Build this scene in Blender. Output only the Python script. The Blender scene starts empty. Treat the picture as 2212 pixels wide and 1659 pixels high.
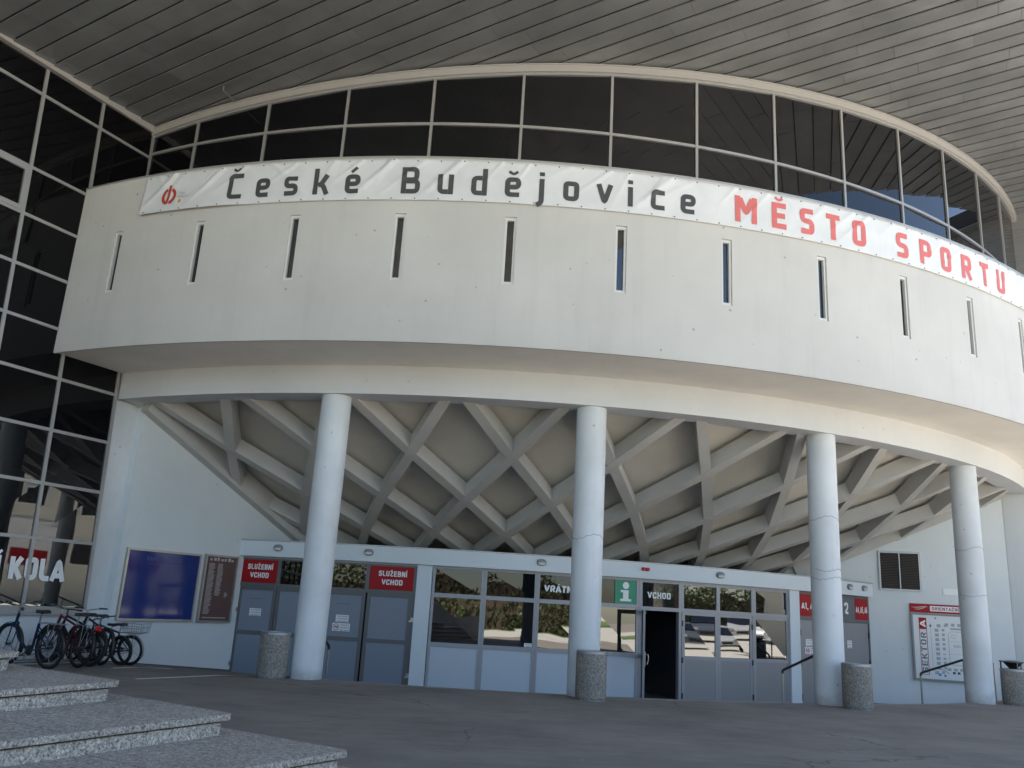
import bpy, bmesh, math, random
from mathutils import Vector, Matrix
R = math.radians
rnd = random.Random(7)
SC = bpy.context.scene
COL = SC.collection

# ------------------------------------------------------------------ camera, sky, sun, exposure
EYE = 1.51
cd = bpy.data.cameras.new("camera"); cam = bpy.data.objects.new("camera", cd); COL.objects.link(cam)
cd.sensor_fit = 'HORIZONTAL'; cd.sensor_width = 36.0; cd.lens = 36.0 * 1813.94 / 2212.0
cd.clip_start = 0.05; cd.clip_end = 1500
PITCH, ROLL = 0.258433, 0.058679
_fw = Vector((0, math.cos(PITCH), math.sin(PITCH))); _up = Vector((0, -math.sin(PITCH), math.cos(PITCH))); _rt = Vector((1, 0, 0))
rt = _rt * math.cos(ROLL) + _up * math.sin(ROLL); up = -_rt * math.sin(ROLL) + _up * math.cos(ROLL)
M = Matrix((rt, up, -_fw)).transposed().to_4x4(); M.translation = Vector((0, 0, EYE)); cam.matrix_world = M
SC.camera = cam

SUN_EL, SUN_AZ = 62.0, 30.0           # azimuth from +Y towards +X: the sun stands behind the hall
w = bpy.data.worlds.new("World"); SC.world = w; w.use_nodes = True
nt = w.node_tree; bg = nt.nodes['Background']; sky = nt.nodes.new('ShaderNodeTexSky'); sky.sky_type = 'NISHITA'
sky.sun_disc = False; sky.sun_elevation = R(SUN_EL); sky.sun_rotation = R(SUN_AZ); sky.air_density = 1.0; sky.dust_density = 0.6
nt.links.new(sky.outputs[0], bg.inputs[0]); bg.inputs[1].default_value = 0.065
sd = bpy.data.lights.new("sun", 'SUN'); sd.energy = 5.0; sd.angle = R(0.5); sd.color = (1, .95, .87)
sun = bpy.data.objects.new("sun", sd); COL.objects.link(sun)
sv = Vector((math.sin(R(SUN_AZ)) * math.cos(R(SUN_EL)), math.cos(R(SUN_AZ)) * math.cos(R(SUN_EL)), math.sin(R(SUN_EL))))
sun.rotation_euler = sv.to_track_quat('Z', 'Y').to_euler()
SC.view_settings.view_transform = 'Standard'; SC.view_settings.look = 'None'; SC.view_settings.gamma = 1.0
SC.view_settings.exposure = 2.63

# ------------------------------------------------------------------ measured layout (metres)
CX, CY = -0.105, 34.208            # centre of the round hall front
RF, RB_, RBI, RG = 20.0, 18.34, 17.745, 18.616   # fascia, ring beam outer / inner, upper glazing
Z_FB, Z_FT, Z_BM = 5.97, 9.60, 5.39
DCX, DCY, DR = -1.1457, 38.837, 18.3986          # door front arc
FLOOR = -0.5
ROOF = (12.978, 0.0880, -0.0200)
def roofz(x, y): return ROOF[0] + ROOF[1] * x + ROOF[2] * y
def pol(r, az, z=0.0): a = R(az); return Vector((CX + r * math.sin(a), CY - r * math.cos(a), z))
def dpt(s, z, off=0.0): a = s / DR; return Vector((DCX + (DR + off) * math.sin(a), DCY - (DR + off) * math.cos(a), z))

# ------------------------------------------------------------------ materials
def new_mat(name, col, rough=.6, metal=0., spec=.5, ior=1.5):
    m = bpy.data.materials.new(name); m.use_nodes = True; b = m.node_tree.nodes['Principled BSDF']
    b.inputs['Base Color'].default_value = (*col, 1); b.inputs['Roughness'].default_value = rough
    b.inputs['Metallic'].default_value = metal; b.inputs['Specular IOR Level'].default_value = spec; b.inputs['IOR'].default_value = ior
    return m
def N(m, t, **k):
    n = m.node_tree.nodes.new(t)
    for a, v in k.items(): setattr(n, a, v)
    return n
def L(m, a, b): m.node_tree.links.new(a, b)
def BS(m): return m.node_tree.nodes['Principled BSDF']
def texco(m, kind='Object'): return N(m, 'ShaderNodeTexCoord').outputs[kind]
def noise(m, scale, detail=4, rough=.6, vec=None, dims=None):
    n = N(m, 'ShaderNodeTexNoise'); n.inputs['Scale'].default_value = scale; n.inputs['Detail'].default_value = detail; n.inputs['Roughness'].default_value = rough
    L(m, vec if vec is not None else texco(m), n.inputs['Vector']); return n
def ramp(m, fac, pts):
    r = N(m, 'ShaderNodeValToRGB'); e = r.color_ramp.elements
    while len(e) < len(pts): e.new(.5)
    for el, (p, c) in zip(e, pts): el.position = p; el.color = (*c, 1) if not isinstance(c, (int, float)) else (c, c, c, 1)
    L(m, fac, r.inputs[0]); return r
def mix(m, fac, a, b, mode='MIX'):
    n = N(m, 'ShaderNodeMix', data_type='RGBA', blend_type=mode)
    if isinstance(fac, (int, float)): n.inputs[0].default_value = fac
    else: L(m, fac, n.inputs[0])
    for i, v in ((6, a), (7, b)):
        if isinstance(v, tuple): n.inputs[i].default_value = (*v, 1)
        else: L(m, v, n.inputs[i])
    return n.outputs[2]
def bump(m, h, strength, dist=.01):
    b = N(m, 'ShaderNodeBump'); b.inputs['Strength'].default_value = strength; b.inputs['Distance'].default_value = dist
    L(m, h, b.inputs['Height']); L(m, b.outputs[0], BS(m).inputs['Normal'])
def scaled(m, sx, sy, sz):
    mp = N(m, 'ShaderNodeMapping'); mp.inputs['Scale'].default_value = (sx, sy, sz); L(m, texco(m), mp.inputs[0]); return mp.outputs[0]

def plaster(name, col, spots=.5, streak=.12, var=.10, rough=.75):
    m = new_mat(name, col, rough, spec=.3)
    big = noise(m, .55, 5, .6); c1 = tuple(c * (1 - var) for c in col); c2 = tuple(min(1, c * (1 + var * .5)) for c in col)
    base = ramp(m, big.outputs[0], [(.35, c1), (.65, c2)]).outputs[0]
    st = noise(m, 1.0, 4, .6, scaled(m, 3.5, 3.5, .25)); stf = ramp(m, st.outputs[0], [(.52, 0.), (.75, streak)])
    base = mix(m, stf.outputs[0], base, tuple(c * .72 for c in col))
    if spots:
        v = N(m, 'ShaderNodeTexVoronoi'); v.inputs['Scale'].default_value = 2.9; wob = noise(m, 9, 3)
        mx = N(m, 'ShaderNodeMix', data_type='VECTOR'); mx.inputs[0].default_value = .05; L(m, texco(m), mx.inputs[4]); L(m, wob.outputs['Color'], mx.inputs[5])
        L(m, mx.outputs[1], v.inputs['Vector'])
        sp = ramp(m, v.outputs['Distance'], [(.03, spots), (.085, 0.)])
        gate = ramp(m, noise(m, .8, 3).outputs[0], [(.42, 0.), (.54, 1.)])
        mul = N(m, 'ShaderNodeMath', operation='MULTIPLY'); L(m, sp.outputs[0], mul.inputs[0]); L(m, gate.outputs[0], mul.inputs[1])
        base = mix(m, mul.outputs[0], base, (.16, .15, .12))
    L(m, base, BS(m).inputs['Base Color'])
    bump(m, noise(m, 60, 4).outputs[0], .12, .004)
    return m
MF = plaster('fascia_render', (.545, .53, .50), .85, .24, .07)
MSOF = plaster('soffit_render', (.82, .77, .70), .3, .08, .08)
MBEAM = plaster('beam_paint', (.62, .62, .62), .3, .10, .06)
MCOLM = plaster('column_concrete', (.64, .66, .67), .55, .30, .13)
def foot_grime(m, top):
    b_ = BS(m); src = b_.inputs['Base Color'].links[0].from_socket; sx = N(m, 'ShaderNodeSeparateXYZ'); L(m, texco(m), sx.inputs[0]); nz = noise(m, 5, 4)
    ad = N(m, 'ShaderNodeMath', operation='MULTIPLY_ADD'); ad.inputs[1].default_value = .45; L(m, nz.outputs[0], ad.inputs[0]); L(m, sx.outputs[2], ad.inputs[2])
    f_ = ramp(m, ad.outputs[0], [(.20, .55), (top, 0.)]); c_ = mix(m, f_.outputs[0], src, (.25, .235, .215)); L(m, c_, b_.inputs['Base Color'])
foot_grime(MCOLM, .48)
MWALL = plaster('pale_blue_wall', (.64, .67, .68), .4, .08, .05)
MRIB = plaster('rib_concrete', (.50, .485, .465), .25, .10, .10)
MCOF = plaster('coffer_concrete', (.58, .55, .495), .2, .10, .10)
MCAN = plaster('canopy_paint', (.63, .68, .71), 0, .05, .03, .5)

def asphalt():
    m = new_mat('asphalt', (.06, .06, .06), .85, spec=.3)
    a = ramp(m, noise(m, 140, 3, .7).outputs[0], [(.3, (.16, .15, .138)), (.7, (.28, .262, .242))]).outputs[0]
    b = ramp(m, noise(m, .5, 6, .65).outputs[0], [(.3, .72), (.7, 1.22)]).outputs[0]
    c = mix(m, 1.0, a, b, 'MULTIPLY')
    mp = N(m, 'ShaderNodeMapping'); mp.inputs['Rotation'].default_value = (0, 0, .25); mp.inputs['Scale'].default_value = (.9, 5.5, 1); L(m, texco(m), mp.inputs[0])
    s = ramp(m, noise(m, 1.0, 5, .65, mp.outputs[0]).outputs[0], [(.45, 0.), (.7, .45)])
    c = mix(m, s.outputs[0], c, (.28, .265, .245))
    s2 = ramp(m, noise(m, 1.6, 5, .7, mp.outputs[0]).outputs[0], [(.56, 0.), (.72, .55)])
    c = mix(m, s2.outputs[0], c, (.09, .085, .08))
    sp = ramp(m, noise(m, 9, 2).outputs[0], [(.70, 0.), (.74, .6)]); c = mix(m, sp.outputs[0], c, (.36, .34, .31))
    vo = N(m, 'ShaderNodeTexVoronoi', feature='DISTANCE_TO_EDGE'); vo.inputs['Scale'].default_value = .33
    wb_ = noise(m, 1.7, 5, .7); mv = N(m, 'ShaderNodeMix', data_type='VECTOR'); mv.inputs[0].default_value = .28; L(m, texco(m), mv.inputs[4]); L(m, wb_.outputs['Color'], mv.inputs[5]); L(m, mv.outputs[1], vo.inputs['Vector'])
    ck = ramp(m, vo.outputs['Distance'], [(.001, 1.), (.0035, 0.)]); gt_ = ramp(m, noise(m, .35, 2).outputs[0], [(.50, 0.), (.56, .8)])
    mm = N(m, 'ShaderNodeMath', operation='MULTIPLY'); L(m, ck.outputs[0], mm.inputs[0]); L(m, gt_.outputs[0], mm.inputs[1]); c = mix(m, mm.outputs[0], c, (.05, .047, .043))
    c = mix(m, 1.0, c, (.98, .94, .875), 'MULTIPLY'); L(m, c, BS(m).inputs['Base Color']); bump(m, noise(m, 160, 3).outputs[0], .5, .006); return m
MASP = asphalt()
def granite(name, k=1.0, sc=1.0):
    m = new_mat(name, (.4, .4, .4), .7, spec=.4)
    n1 = noise(m, 62 * sc, 3, .75); n2 = noise(m, 24 * sc, 3, .6)
    a = ramp(m, n1.outputs[0], [(.34, (.08 * k, .075 * k, .07 * k)), (.45, (.30 * k, .29 * k, .27 * k)), (.56, (.46 * k, .44 * k, .41 * k)), (.68, (.66 * k, .64 * k, .60 * k))]).outputs[0]
    b = ramp(m, n2.outputs[0], [(.35, .78), (.65, 1.12)]).outputs[0]
    c = mix(m, 1.0, a, b, 'MULTIPLY'); d = ramp(m, noise(m, 1.2, 4).outputs[0], [(.3, .85), (.7, 1.08)]).outputs[0]
    c = mix(m, 1.0, c, d, 'MULTIPLY'); c = mix(m, 1.0, c, (1.0, .95, .87), 'MULTIPLY'); L(m, c, BS(m).inputs['Base Color']); bump(m, n1.outputs[0], .35, .004); return m
MGRA = granite('granite', 1.1, .95); MGRT = granite('granite_tread', .92, .95)
MBIN = granite('exposed_aggregate', .66, .9)
def concrete(name, col, v=.2):
    m = new_mat(name, col, .85, spec=.3)
    a = ramp(m, noise(m, 2.2, 6, .65).outputs[0], [(.3, tuple(c * (1 - v) for c in col)), (.7, tuple(c * (1 + v) for c in col))]).outputs[0]
    b = ramp(m, noise(m, 90, 3).outputs[0], [(.3, .85), (.7, 1.1)]).outputs[0]
    L(m, mix(m, 1., a, b, 'MULTIPLY'), BS(m).inputs['Base Color']); bump(m, noise(m, 70, 3).outputs[0], .25, .004); return m
MKERB = concrete('kerb_concrete', (.27, .25, .21)); MFLO = concrete('floor_concrete', (.22, .22, .21))
MPAVE = concrete('pale_paving', (.47, .445, .40), .08); MLOW = concrete('low_wall_concrete', (.4, .38, .34))
MDARKB = concrete('plinth_strip', (.09, .09, .09))
def roofmat():
    m = new_mat('roof_sheet', (.22, .215, .205), .45, .45, .5)
    a = ramp(m, noise(m, .9, 5, .6).outputs[0], [(.3, (.22, .224, .228)), (.7, (.30, .305, .31))]).outputs[0]
    at = N(m, 'ShaderNodeAttribute'); at.attribute_name = 'tone'
    L(m, mix(m, 1., a, at.outputs['Color'], 'MULTIPLY'), BS(m).inputs['Base Color'])
    r_ = ramp(m, noise(m, 2.5, 4).outputs[0], [(.3, .33), (.7, .5)]); L(m, r_.outputs[0], BS(m).inputs['Roughness'])
    bump(m, noise(m, 1.6, 3, .5).outputs[0], .25, .03); return m
MROOF = roofmat()
MGAP = new_mat('seam_gap', (.025, .025, .025), .8)
MTRIM = new_mat('trim_paint', (.36, .34, .325), .5, .0)
MALU = new_mat('aluminium_frame', (.38, .375, .37), .42, .45)
MALD = new_mat('grey_door_frame', (.12, .118, .122), .45, .1)
MALL = new_mat('grey_window_frame', (.30, .30, .32), .42, .2)
MPAN = new_mat('door_panel_grey_blue', (.20, .23, .28), .5, .0)
MPANL = new_mat('window_panel_pale_blue', (.46, .51, .57), .4, .0)
MPANG = new_mat('door_panel_grey', (.25, .25, .255), .45, .1)
def glass(name, ior, col=(.004, .004, .005), wave=.0, ws=.5):
    m = new_mat(name, col, .015, 0., .5, ior)
    if wave: bump(m, noise(m, ws, 1, .5).outputs[0], wave, .05)
    return m
MGU = glass('upper_tinted_glass', 1.5, wave=.012, ws=.5); MGL = glass('left_tinted_glass', 1.32, wave=.06, ws=.9)
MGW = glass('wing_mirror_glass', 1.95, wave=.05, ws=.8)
MGD = glass('door_glass', 2.1, wave=.05, ws=.9); MGT = glass('transom_glass', 1.5, wave=.03, ws=.9)
MSLF = new_mat('slit_frame_paint', (.60, .60, .58), .5)
MGS = glass('slit_glass', 1.9)
MWHITE = new_mat('white_print', (.78, .78, .77), .5); MBLK = new_mat('black_plastic', (.012, .012, .013), .45)
MRED = new_mat('red_print', (.33, .005, .008), .5, spec=.25); MREDL = new_mat('banner_red_print', (.60, .145, .135), .6)
MGREY = new_mat('banner_dark_print', (.055, .055, .058), .6); MDGR = new_mat('dark_grey_print', (.11, .115, .125), .45)
MGREEN = new_mat('green_print', (.0, .24, .125), .4); MBLUE = new_mat('blue_board_face', (.012, .032, .17), .06, 0, .5, 1.38)
MBRN = new_mat('brown_board_face', (.115, .062, .055), .25); MSTEEL = new_mat('brushed_steel', (.42, .41, .39), .3, .9)
MDST = new_mat('dark_steel_rail', (.09, .09, .09), .35, .8); MGALV = new_mat('galvanised', (.35, .36, .37), .45, .7)
MLAMP = new_mat('lamp_housing_grey', (.22, .22, .23), .4); MLENS = new_mat('lamp_lens', (.55, .55, .54), .25)
MREDP = new_mat('red_beacon_plastic', (.5, .01, .01), .15); MVENT = new_mat('vent_louvre', (.13, .115, .105), .5, .4); MVENTB = new_mat('vent_dark', (.015, .013, .012), .8)
MNAVY = new_mat('navy_print', (.02, .035, .12), .5); MLGR = new_mat('light_grey_print', (.34, .36, .38), .5); MMAP = new_mat('map_face', (.66, .68, .69), .35)
MORANGE = new_mat('orange_reflector', (.75, .12, .01), .25); MCYAN = new_mat('cyan_print', (.02, .32, .60), .4); MYEL = new_mat('ochre_print', (.65, .33, .03), .5)
MRUB = new_mat('tyre_rubber', (.012, .012, .012), .75); MLINE = new_mat('road_paint', (.72, .71, .68), .8)
def banner_mat():
    m = new_mat('banner_vinyl', (.64, .65, .66), .55, spec=.35)
    L(m, ramp(m, noise(m, 1.6, 4).outputs[0], [(.3, (.60, .61, .62)), (.7, (.68, .685, .69))]).outputs[0], BS(m).inputs['Base Color'])
    bump(m, noise(m, 3.5, 4, .55, scaled(m, 1, 1, .6)).outputs[0], .30, .04); return m
MBAN = banner_mat()
def clad_mat():
    m = new_mat('corrugated_cladding', (.30, .30, .30), .45, .5)
    return m
MCLAD = clad_mat()
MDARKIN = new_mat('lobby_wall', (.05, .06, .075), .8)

# ------------------------------------------------------------------ mesh builder
class MB:
    def __init__(s): s.v = []; s.f = []; s.m = []; s.tone = None
    def add(s, verts, faces, mi=0):
        o = len(s.v); s.v += [Vector(p) for p in verts]; s.f += [tuple(i + o for i in f) for f in faces]; s.m += [mi] * len(faces)
    def hexa(s, p, mi=0):   # p: 4 bottom (ccw from above), 4 top
        s.add(p, [(3, 2, 1, 0), (4, 5, 6, 7), (0, 1, 5, 4), (1, 2, 6, 5), (2, 3, 7, 6), (3, 0, 4, 7)], mi)
    def box(s, x0, x1, y0, y1, z0, z1, mi=0, T=None):
        p = [Vector((x, y, z)) for z in (z0, z1) for x, y in ((x0, y0), (x1, y0), (x1, y1), (x0, y1))]
        if T: p = [T @ q for q in p]
        s.hexa(p, mi)
    def obox(s, a, b, wid, dep, up=Vector((0, 0, 1)), mi=0):    # bar from a to b, width across, depth along 'up' (a,b on the lower face centre)
        d = (b - a).normalized(); sd = d.cross(up).normalized() * (wid / 2); u = sd.cross(d).normalized() * dep
        if u.dot(up) < 0: u = -u
        p = [a - sd, a + sd, b + sd, b - sd]; s.hexa(p + [q + u for q in p], mi)
    def arc(s, fn, a0, a1, n, o0, o1, z0, z1, mi=0):            # curved slab; fn(a, z, off)
        st = len(s.v)
        for i in range(n + 1):
            a = a0 + (a1 - a0) * i / n
            for o, z in ((o1, z0), (o0, z0), (o0, z1), (o1, z1)):
                zz = z(a, o) if callable(z) else z
                s.v.append(Vector(fn(a, zz, o)))
        F = []
        for i in range(n):
            b = st + i * 4; c = b + 4
            for k in range(4):
                k2 = (k + 1) % 4; F.append((b + k, c + k, c + k2, b + k2))
        F.append((st + 3, st + 2, st + 1, st)[::-1]); e = st + n * 4; F.append((e, e + 1, e + 2, e + 3)[::-1])
        s.f += F; s.m += [mi] * len(F)
    def tube(s, pts, r, n=8, mi=0, closed=False, cap=True):
        pts = [Vector(p) for p in pts]; k = len(pts); st = len(s.v); nrm = None
        for i, p in enumerate(pts):
            if closed: t = (pts[(i + 1) % k] - pts[i - 1]).normalized()
            else: t = (pts[min(i + 1, k - 1)] - pts[max(i - 1, 0)]).normalized()
            if nrm is None:
                nrm = t.orthogonal().normalized()
            nrm = (nrm - t * nrm.dot(t)).normalized(); bn = t.cross(nrm)
            rr = r[i] if isinstance(r, (list, tuple)) else r
            for j in range(n):
                a = 2 * math.pi * j / n; s.v.append(p + (nrm * math.cos(a) + bn * math.sin(a)) * rr)
        F = []
        for i in range(k if closed else k - 1):
            b = st + i * n; c = st + ((i + 1) % k) * n
            for j in range(n): F.append((b + j, b + (j + 1) % n, c + (j + 1) % n, c + j))
        if not closed and cap:
            F.append(tuple(st + j for j in range(n))[::-1]); e = st + (k - 1) * n; F.append(tuple(e + j for j in range(n)))
        s.f += F; s.m += [mi] * len(F)
    def lathe(s, prof, c, n=32, mi=0):                          # prof list of (r, z) ; open ends capped when r=0
        st = len(s.v); c = Vector(c)
        for r, z in prof:
            for j in range(n):
                a = 2 * math.pi * j / n; s.v.append(c + Vector((r * math.cos(a), r * math.sin(a), z)))
        F = []
        for i in range(len(prof) - 1):
            for j in range(n):
                b = st + i * n; F.append((b + j, b + (j + 1) % n, b + n + (j + 1) % n, b + n + j))
        F.append(tuple(st + j for j in range(n))[::-1]); e = st + (len(prof) - 1) * n; F.append(tuple(e + j for j in range(n)))
        s.f += F; s.m += [mi] * len(F)
    def xf(s, T, start=0):
        for i in range(start, len(s.v)): s.v[i] = T @ s.v[i]
    def build(s, name, mats, parent=None, local=False, smooth=True, angle=35, bevel=0, recalc=True):
        me = bpy.data.meshes.new(name)
        off = Vector((0, 0, 0))
        if parent is not None and not local:
            p = parent
            while p is not None: off += p.location; p = p.parent
        me.from_pydata([v - off for v in s.v], [], s.f)
        if not isinstance(mats, (list, tuple)): mats = [mats]
        for m in mats: me.materials.append(m)
        me.polygons.foreach_set('material_index', s.m)
        if recalc:
            bm = bmesh.new(); bm.from_mesh(me); bmesh.ops.recalc_face_normals(bm, faces=bm.faces); bm.to_mesh(me); bm.free()
        if smooth:
            me.shade_smooth(); me.set_sharp_from_angle(angle=R(angle))
        if s.tone:
            at = me.color_attributes.new('tone', 'FLOAT_COLOR', 'POINT')
            for i, t in enumerate(s.tone): at.data[i].color = (t, t, t, 1)
        o = bpy.data.objects.new(name, me); COL.objects.link(o)
        if parent is not None: o.parent = parent
        if bevel:
            bv = o.modifiers.new('bevel', 'BEVEL'); bv.width = bevel; bv.segments = 2; bv.limit_method = 'ANGLE'; bv.angle_limit = R(40)
        return o
def tag(o, label=None, cat=None, group=None, kind=None):
    if label: o['label'] = label
    if cat: o['category'] = cat
    if group: o['group'] = group
    if kind: o['kind'] = kind
    return o
def thing(name, loc, label, cat, group=None, rz=0):
    o = bpy.data.objects.new(name, None); COL.objects.link(o); o.location = loc; o.rotation_euler = (0, 0, rz); o.empty_display_size = .3
    return tag(o, label, cat, group)
def smoothstep(a, b, x): t = min(1, max(0, (x - a) / (b - a))); return t * t * (3 - 2 * t)

# ------------------------------------------------------------------ lettering
def rounded(path, rad, seg=4):
    out = [Vector(path[0])]
    for i in range(1, len(path) - 1):
        p = Vector(path[i]); a = (Vector(path[i - 1]) - p); b = (Vector(path[i + 1]) - p)
        r = min(rad, a.length * .49, b.length * .49); p0 = p + a.normalized() * r; p1 = p + b.normalized() * r
        for k in range(seg + 1):
            t = k / seg; out.append(p0 * (1 - t) ** 2 + p * 2 * t * (1 - t) + p1 * t * t)
    out.append(Vector(path[-1])); return out
def stroke(path, w, rad=.12):
    p = rounded([Vector((*q, 0)) for q in path], rad) if len(path) > 2 else [Vector((*q, 0)) for q in path]
    V = []; k = len(p)
    for i in range(k):
        d0 = (p[i] - p[i - 1]).normalized() if i else None; d1 = (p[i + 1] - p[i]).normalized() if i < k - 1 else None
        t = (d0 + d1).normalized() if d0 and d1 else (d0 or d1); n = Vector((-t.y, t.x, 0)); m = 1.0
        if d0 and d1: m = 1 / max(.45, n.dot(Vector((-d0.y, d0.x, 0))))
        V += [p[i] + n * (w / 2 * m), p[i] - n * (w / 2 * m)]
    return V, [(2 * i, 2 * i + 1, 2 * i + 3, 2 * i + 2) for i in range(k - 1)]
W_ = .18
def _car(cx, b): return [(cx - .15, b + .15), (cx, b + .03), (cx + .15, b + .15)]
GL = {  # centre lines in cap-height units: (width, [paths])
 'e': (.55, [[(.50, .09), (.09, .09), (.09, .65), (.46, .65), (.46, .37), (.17, .37)]]),
 's': (.55, [[(.50, .65), (.09, .65), (.09, .37), (.46, .37), (.46, .09), (.04, .09)]]),
 'k': (.58, [[(.09, 0), (.09, 1)], [(.18, .36), (.30, .40), (.50, .74)], [(.24, .38), (.36, .34), (.52, 0)]]),
 'u': (.55, [[(.09, .74), (.09, .09), (.37, .09)], [(.46, .74), (.46, 0)]]),
 'd': (.55, [[(.37, .65), (.09, .65), (.09, .09), (.37, .09)], [(.46, 1), (.46, 0)]]),
 'j': (.35, [[(.22, .74), (.22, -.14), (.06, -.24)], [(.22, .85), (.22, 1.0)]]),
 'o': (.55, [[(.275, .65), (.09, .65), (.09, .09), (.46, .09), (.46, .65), (.275, .65)]]),
 'v': (.58, [[(.08, .74), (.29, .06), (.50, .74)]]),
 'i': (.18, [[(.09, 0), (.09, .74)], [(.09, .85), (.09, 1.0)]]),
 'c': (.52, [[(.50, .65), (.09, .65), (.09, .09), (.50, .09)]]),
 'C': (.60, [[(.58, .91), (.09, .91), (.09, .09), (.58, .09)]]),
 'B': (.66, [[(.09, 0), (.09, 1)], [(.18, .91), (.52, .91), (.52, .53), (.18, .53)], [(.18, .47), (.57, .47), (.57, .09), (.18, .09)]]),
 'M': (.84, [[(.10, 0), (.10, 1)], [(.74, 0), (.74, 1)], [(.18, .92), (.42, .36), (.66, .92)]]),
 'E': (.58, [[(.10, 0), (.10, 1)], [(.2, .9), (.57, .9)], [(.2, .5), (.52, .5)], [(.2, .1), (.57, .1)]]),
 'S': (.60, [[(.56, .9), (.1, .9), (.1, .52), (.5, .48), (.5, .1), (.04, .1)]]),
 'T': (.58, [[(0, .9), (.58, .9)], [(.29, .8), (.29, 0)]]),
 'O': (.60, [[(.3, .9), (.1, .9), (.1, .1), (.5, .1), (.5, .9), (.3, .9)]]),
 'P': (.60, [[(.1, 0), (.1, 1)], [(.2, .9), (.52, .9), (.52, .42), (.2, .42)]]),
 'R': (.62, [[(.1, 0), (.1, 1)], [(.2, .9), (.52, .9), (.52, .46), (.2, .46)], [(.34, .40), (.54, 0)]]),
 'U': (.60, [[(.1, 1), (.1, .1), (.5, .1), (.5, 1)]]),
}
def glyph(ch):
    base = {'Č': 'C', 'é': 'e', 'ě': 'e', 'Ě': 'E'}.get(ch, ch); wd, paths = GL[base]; out = [(p, None) for p in paths]
    top = 1.0 if base.isupper() else .76
    if ch in 'ČěĚ': out.append((_car(wd / 2, top + .05), .10))
    if ch == 'é': out.append(([(wd / 2 - .08, top + .06), (wd / 2 + .12, top + .24)], .11))
    return wd, out

def small_text(body, height, fn, name, mat, parent, width=None, thick=.004, bold=0., cap=.686, local=False):
    """built-in font outline, mapped through fn(u, v, d) where u,v metres on the surface and d the distance off it"""
    c = bpy.data.curves.new('t', 'FONT'); c.body = body; c.offset = bold; c.resolution_u = 3; c.fill_mode = 'FRONT'; c.align_x = 'CENTER'
    o = bpy.data.objects.new('t', c); COL.objects.link(o); dg = bpy.context.evaluated_depsgraph_get(); dg.update()
    me = o.evaluated_get(dg).to_mesh(); vs = [v.co.copy() for v in me.vertices]; fs = [tuple(p.vertices) for p in me.polygons]
    o.evaluated_get(dg).to_mesh_clear(); bpy.data.objects.remove(o)
    k = height / cap; xs = [v.x for v in vs]; w0 = (max(xs) - min(xs)); kx = (width / w0) if width else k; mid = (max(xs) + min(xs)) / 2
    mb = MB(); mb.add([fn((v.x - mid) * kx, v.y * k, thick) for v in vs], fs)
    return mb.build(name, mat, parent, local=local, smooth=False, recalc=False)

CAPS = {
 'A': (.62, [[(.02, 0), (.31, .97), (.60, 0)], [(.16, .26), (.46, .26)]]), 'D': (.62, [[(.1, 0), (.1, 1)], [(.2, .9), (.52, .9), (.52, .1), (.2, .1)]]), 'H': (.62, [[(.1, 0), (.1, 1)], [(.52, 0), (.52, 1)], [(.19, .51), (.43, .51)]]),
 'I': (.2, [[(.1, 0), (.1, 1)]]), 'K': (.62, [[(.1, 0), (.1, 1)], [(.2, .45), (.52, .98)], [(.25, .52), (.54, .02)]]), 'L': (.52, [[(.1, 1), (.1, .1), (.52, .1)]]), 'N': (.64, [[(.1, 0), (.1, 1)], [(.54, 0), (.54, 1)], [(.13, .93), (.51, .07)]]),
 'V': (.62, [[(.04, 1), (.31, .05), (.58, 1)]]), 'Y': (.6, [[(.05, 1), (.3, .5), (.55, 1)], [(.3, .5), (.3, 0)]]), 'Z': (.56, [[(.02, .9), (.48, .9), (.06, .1), (.56, .1)]]), 'M': (.76, [[(.1, 0), (.1, 1)], [(.66, 0), (.66, 1)], [(.15, .94), (.38, .2), (.61, .94)]]),
 'C': (.60, [[(.5, .66), (.5, .9), (.1, .9), (.1, .1), (.5, .1), (.5, .34)]]), 'B': (.62, [[(.1, 0), (.1, 1)], [(.2, .9), (.5, .9), (.5, .53), (.2, .53)], [(.2, .49), (.53, .49), (.53, .1), (.2, .1)]]),
 'S': (.60, [[(.5, .70), (.5, .9), (.1, .9), (.1, .55), (.5, .46), (.5, .1), (.1, .1), (.1, .30)]]), 'R': (.62, [[(.1, 0), (.1, .9), (.51, .9), (.51, .47), (.2, .47)], [(.34, .44), (.52, .02)]]), 'P': (.60, [[(.1, 0), (.1, .9), (.51, .9), (.51, .42), (.2, .42)]]),
 '1': (.36, [[(.02, .76), (.24, .92), (.24, 0)]]), '2': (.56, [[(.09, .68), (.09, .9), (.46, .9), (.46, .55), (.1, .1), (.54, .1)]]), '3': (.56, [[(.08, .9), (.46, .9), (.46, .53), (.2, .53)], [(.24, .48), (.47, .48), (.47, .1), (.06, .1)]]),
 '4': (.6, [[(.42, 0), (.42, .95), (.06, .3), (.58, .3)]]), '5': (.56, [[(.5, .9), (.1, .9), (.1, .56), (.47, .56), (.47, .1), (.06, .1)]]), '6': (.58, [[(.48, .9), (.1, .9), (.1, .1), (.48, .1), (.48, .54), (.2, .54)]]), ',': (.2, [[(.12, .12), (.08, -.16)]]), ' ': (.22, [])}
ACC = {'Ž': ('Z', 'c'), 'Í': ('I', 'a'), 'Á': ('A', 'a'), 'Ě': ('E', 'c'), 'Ý': ('Y', 'a'), 'Č': ('C', 'c')}
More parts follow.
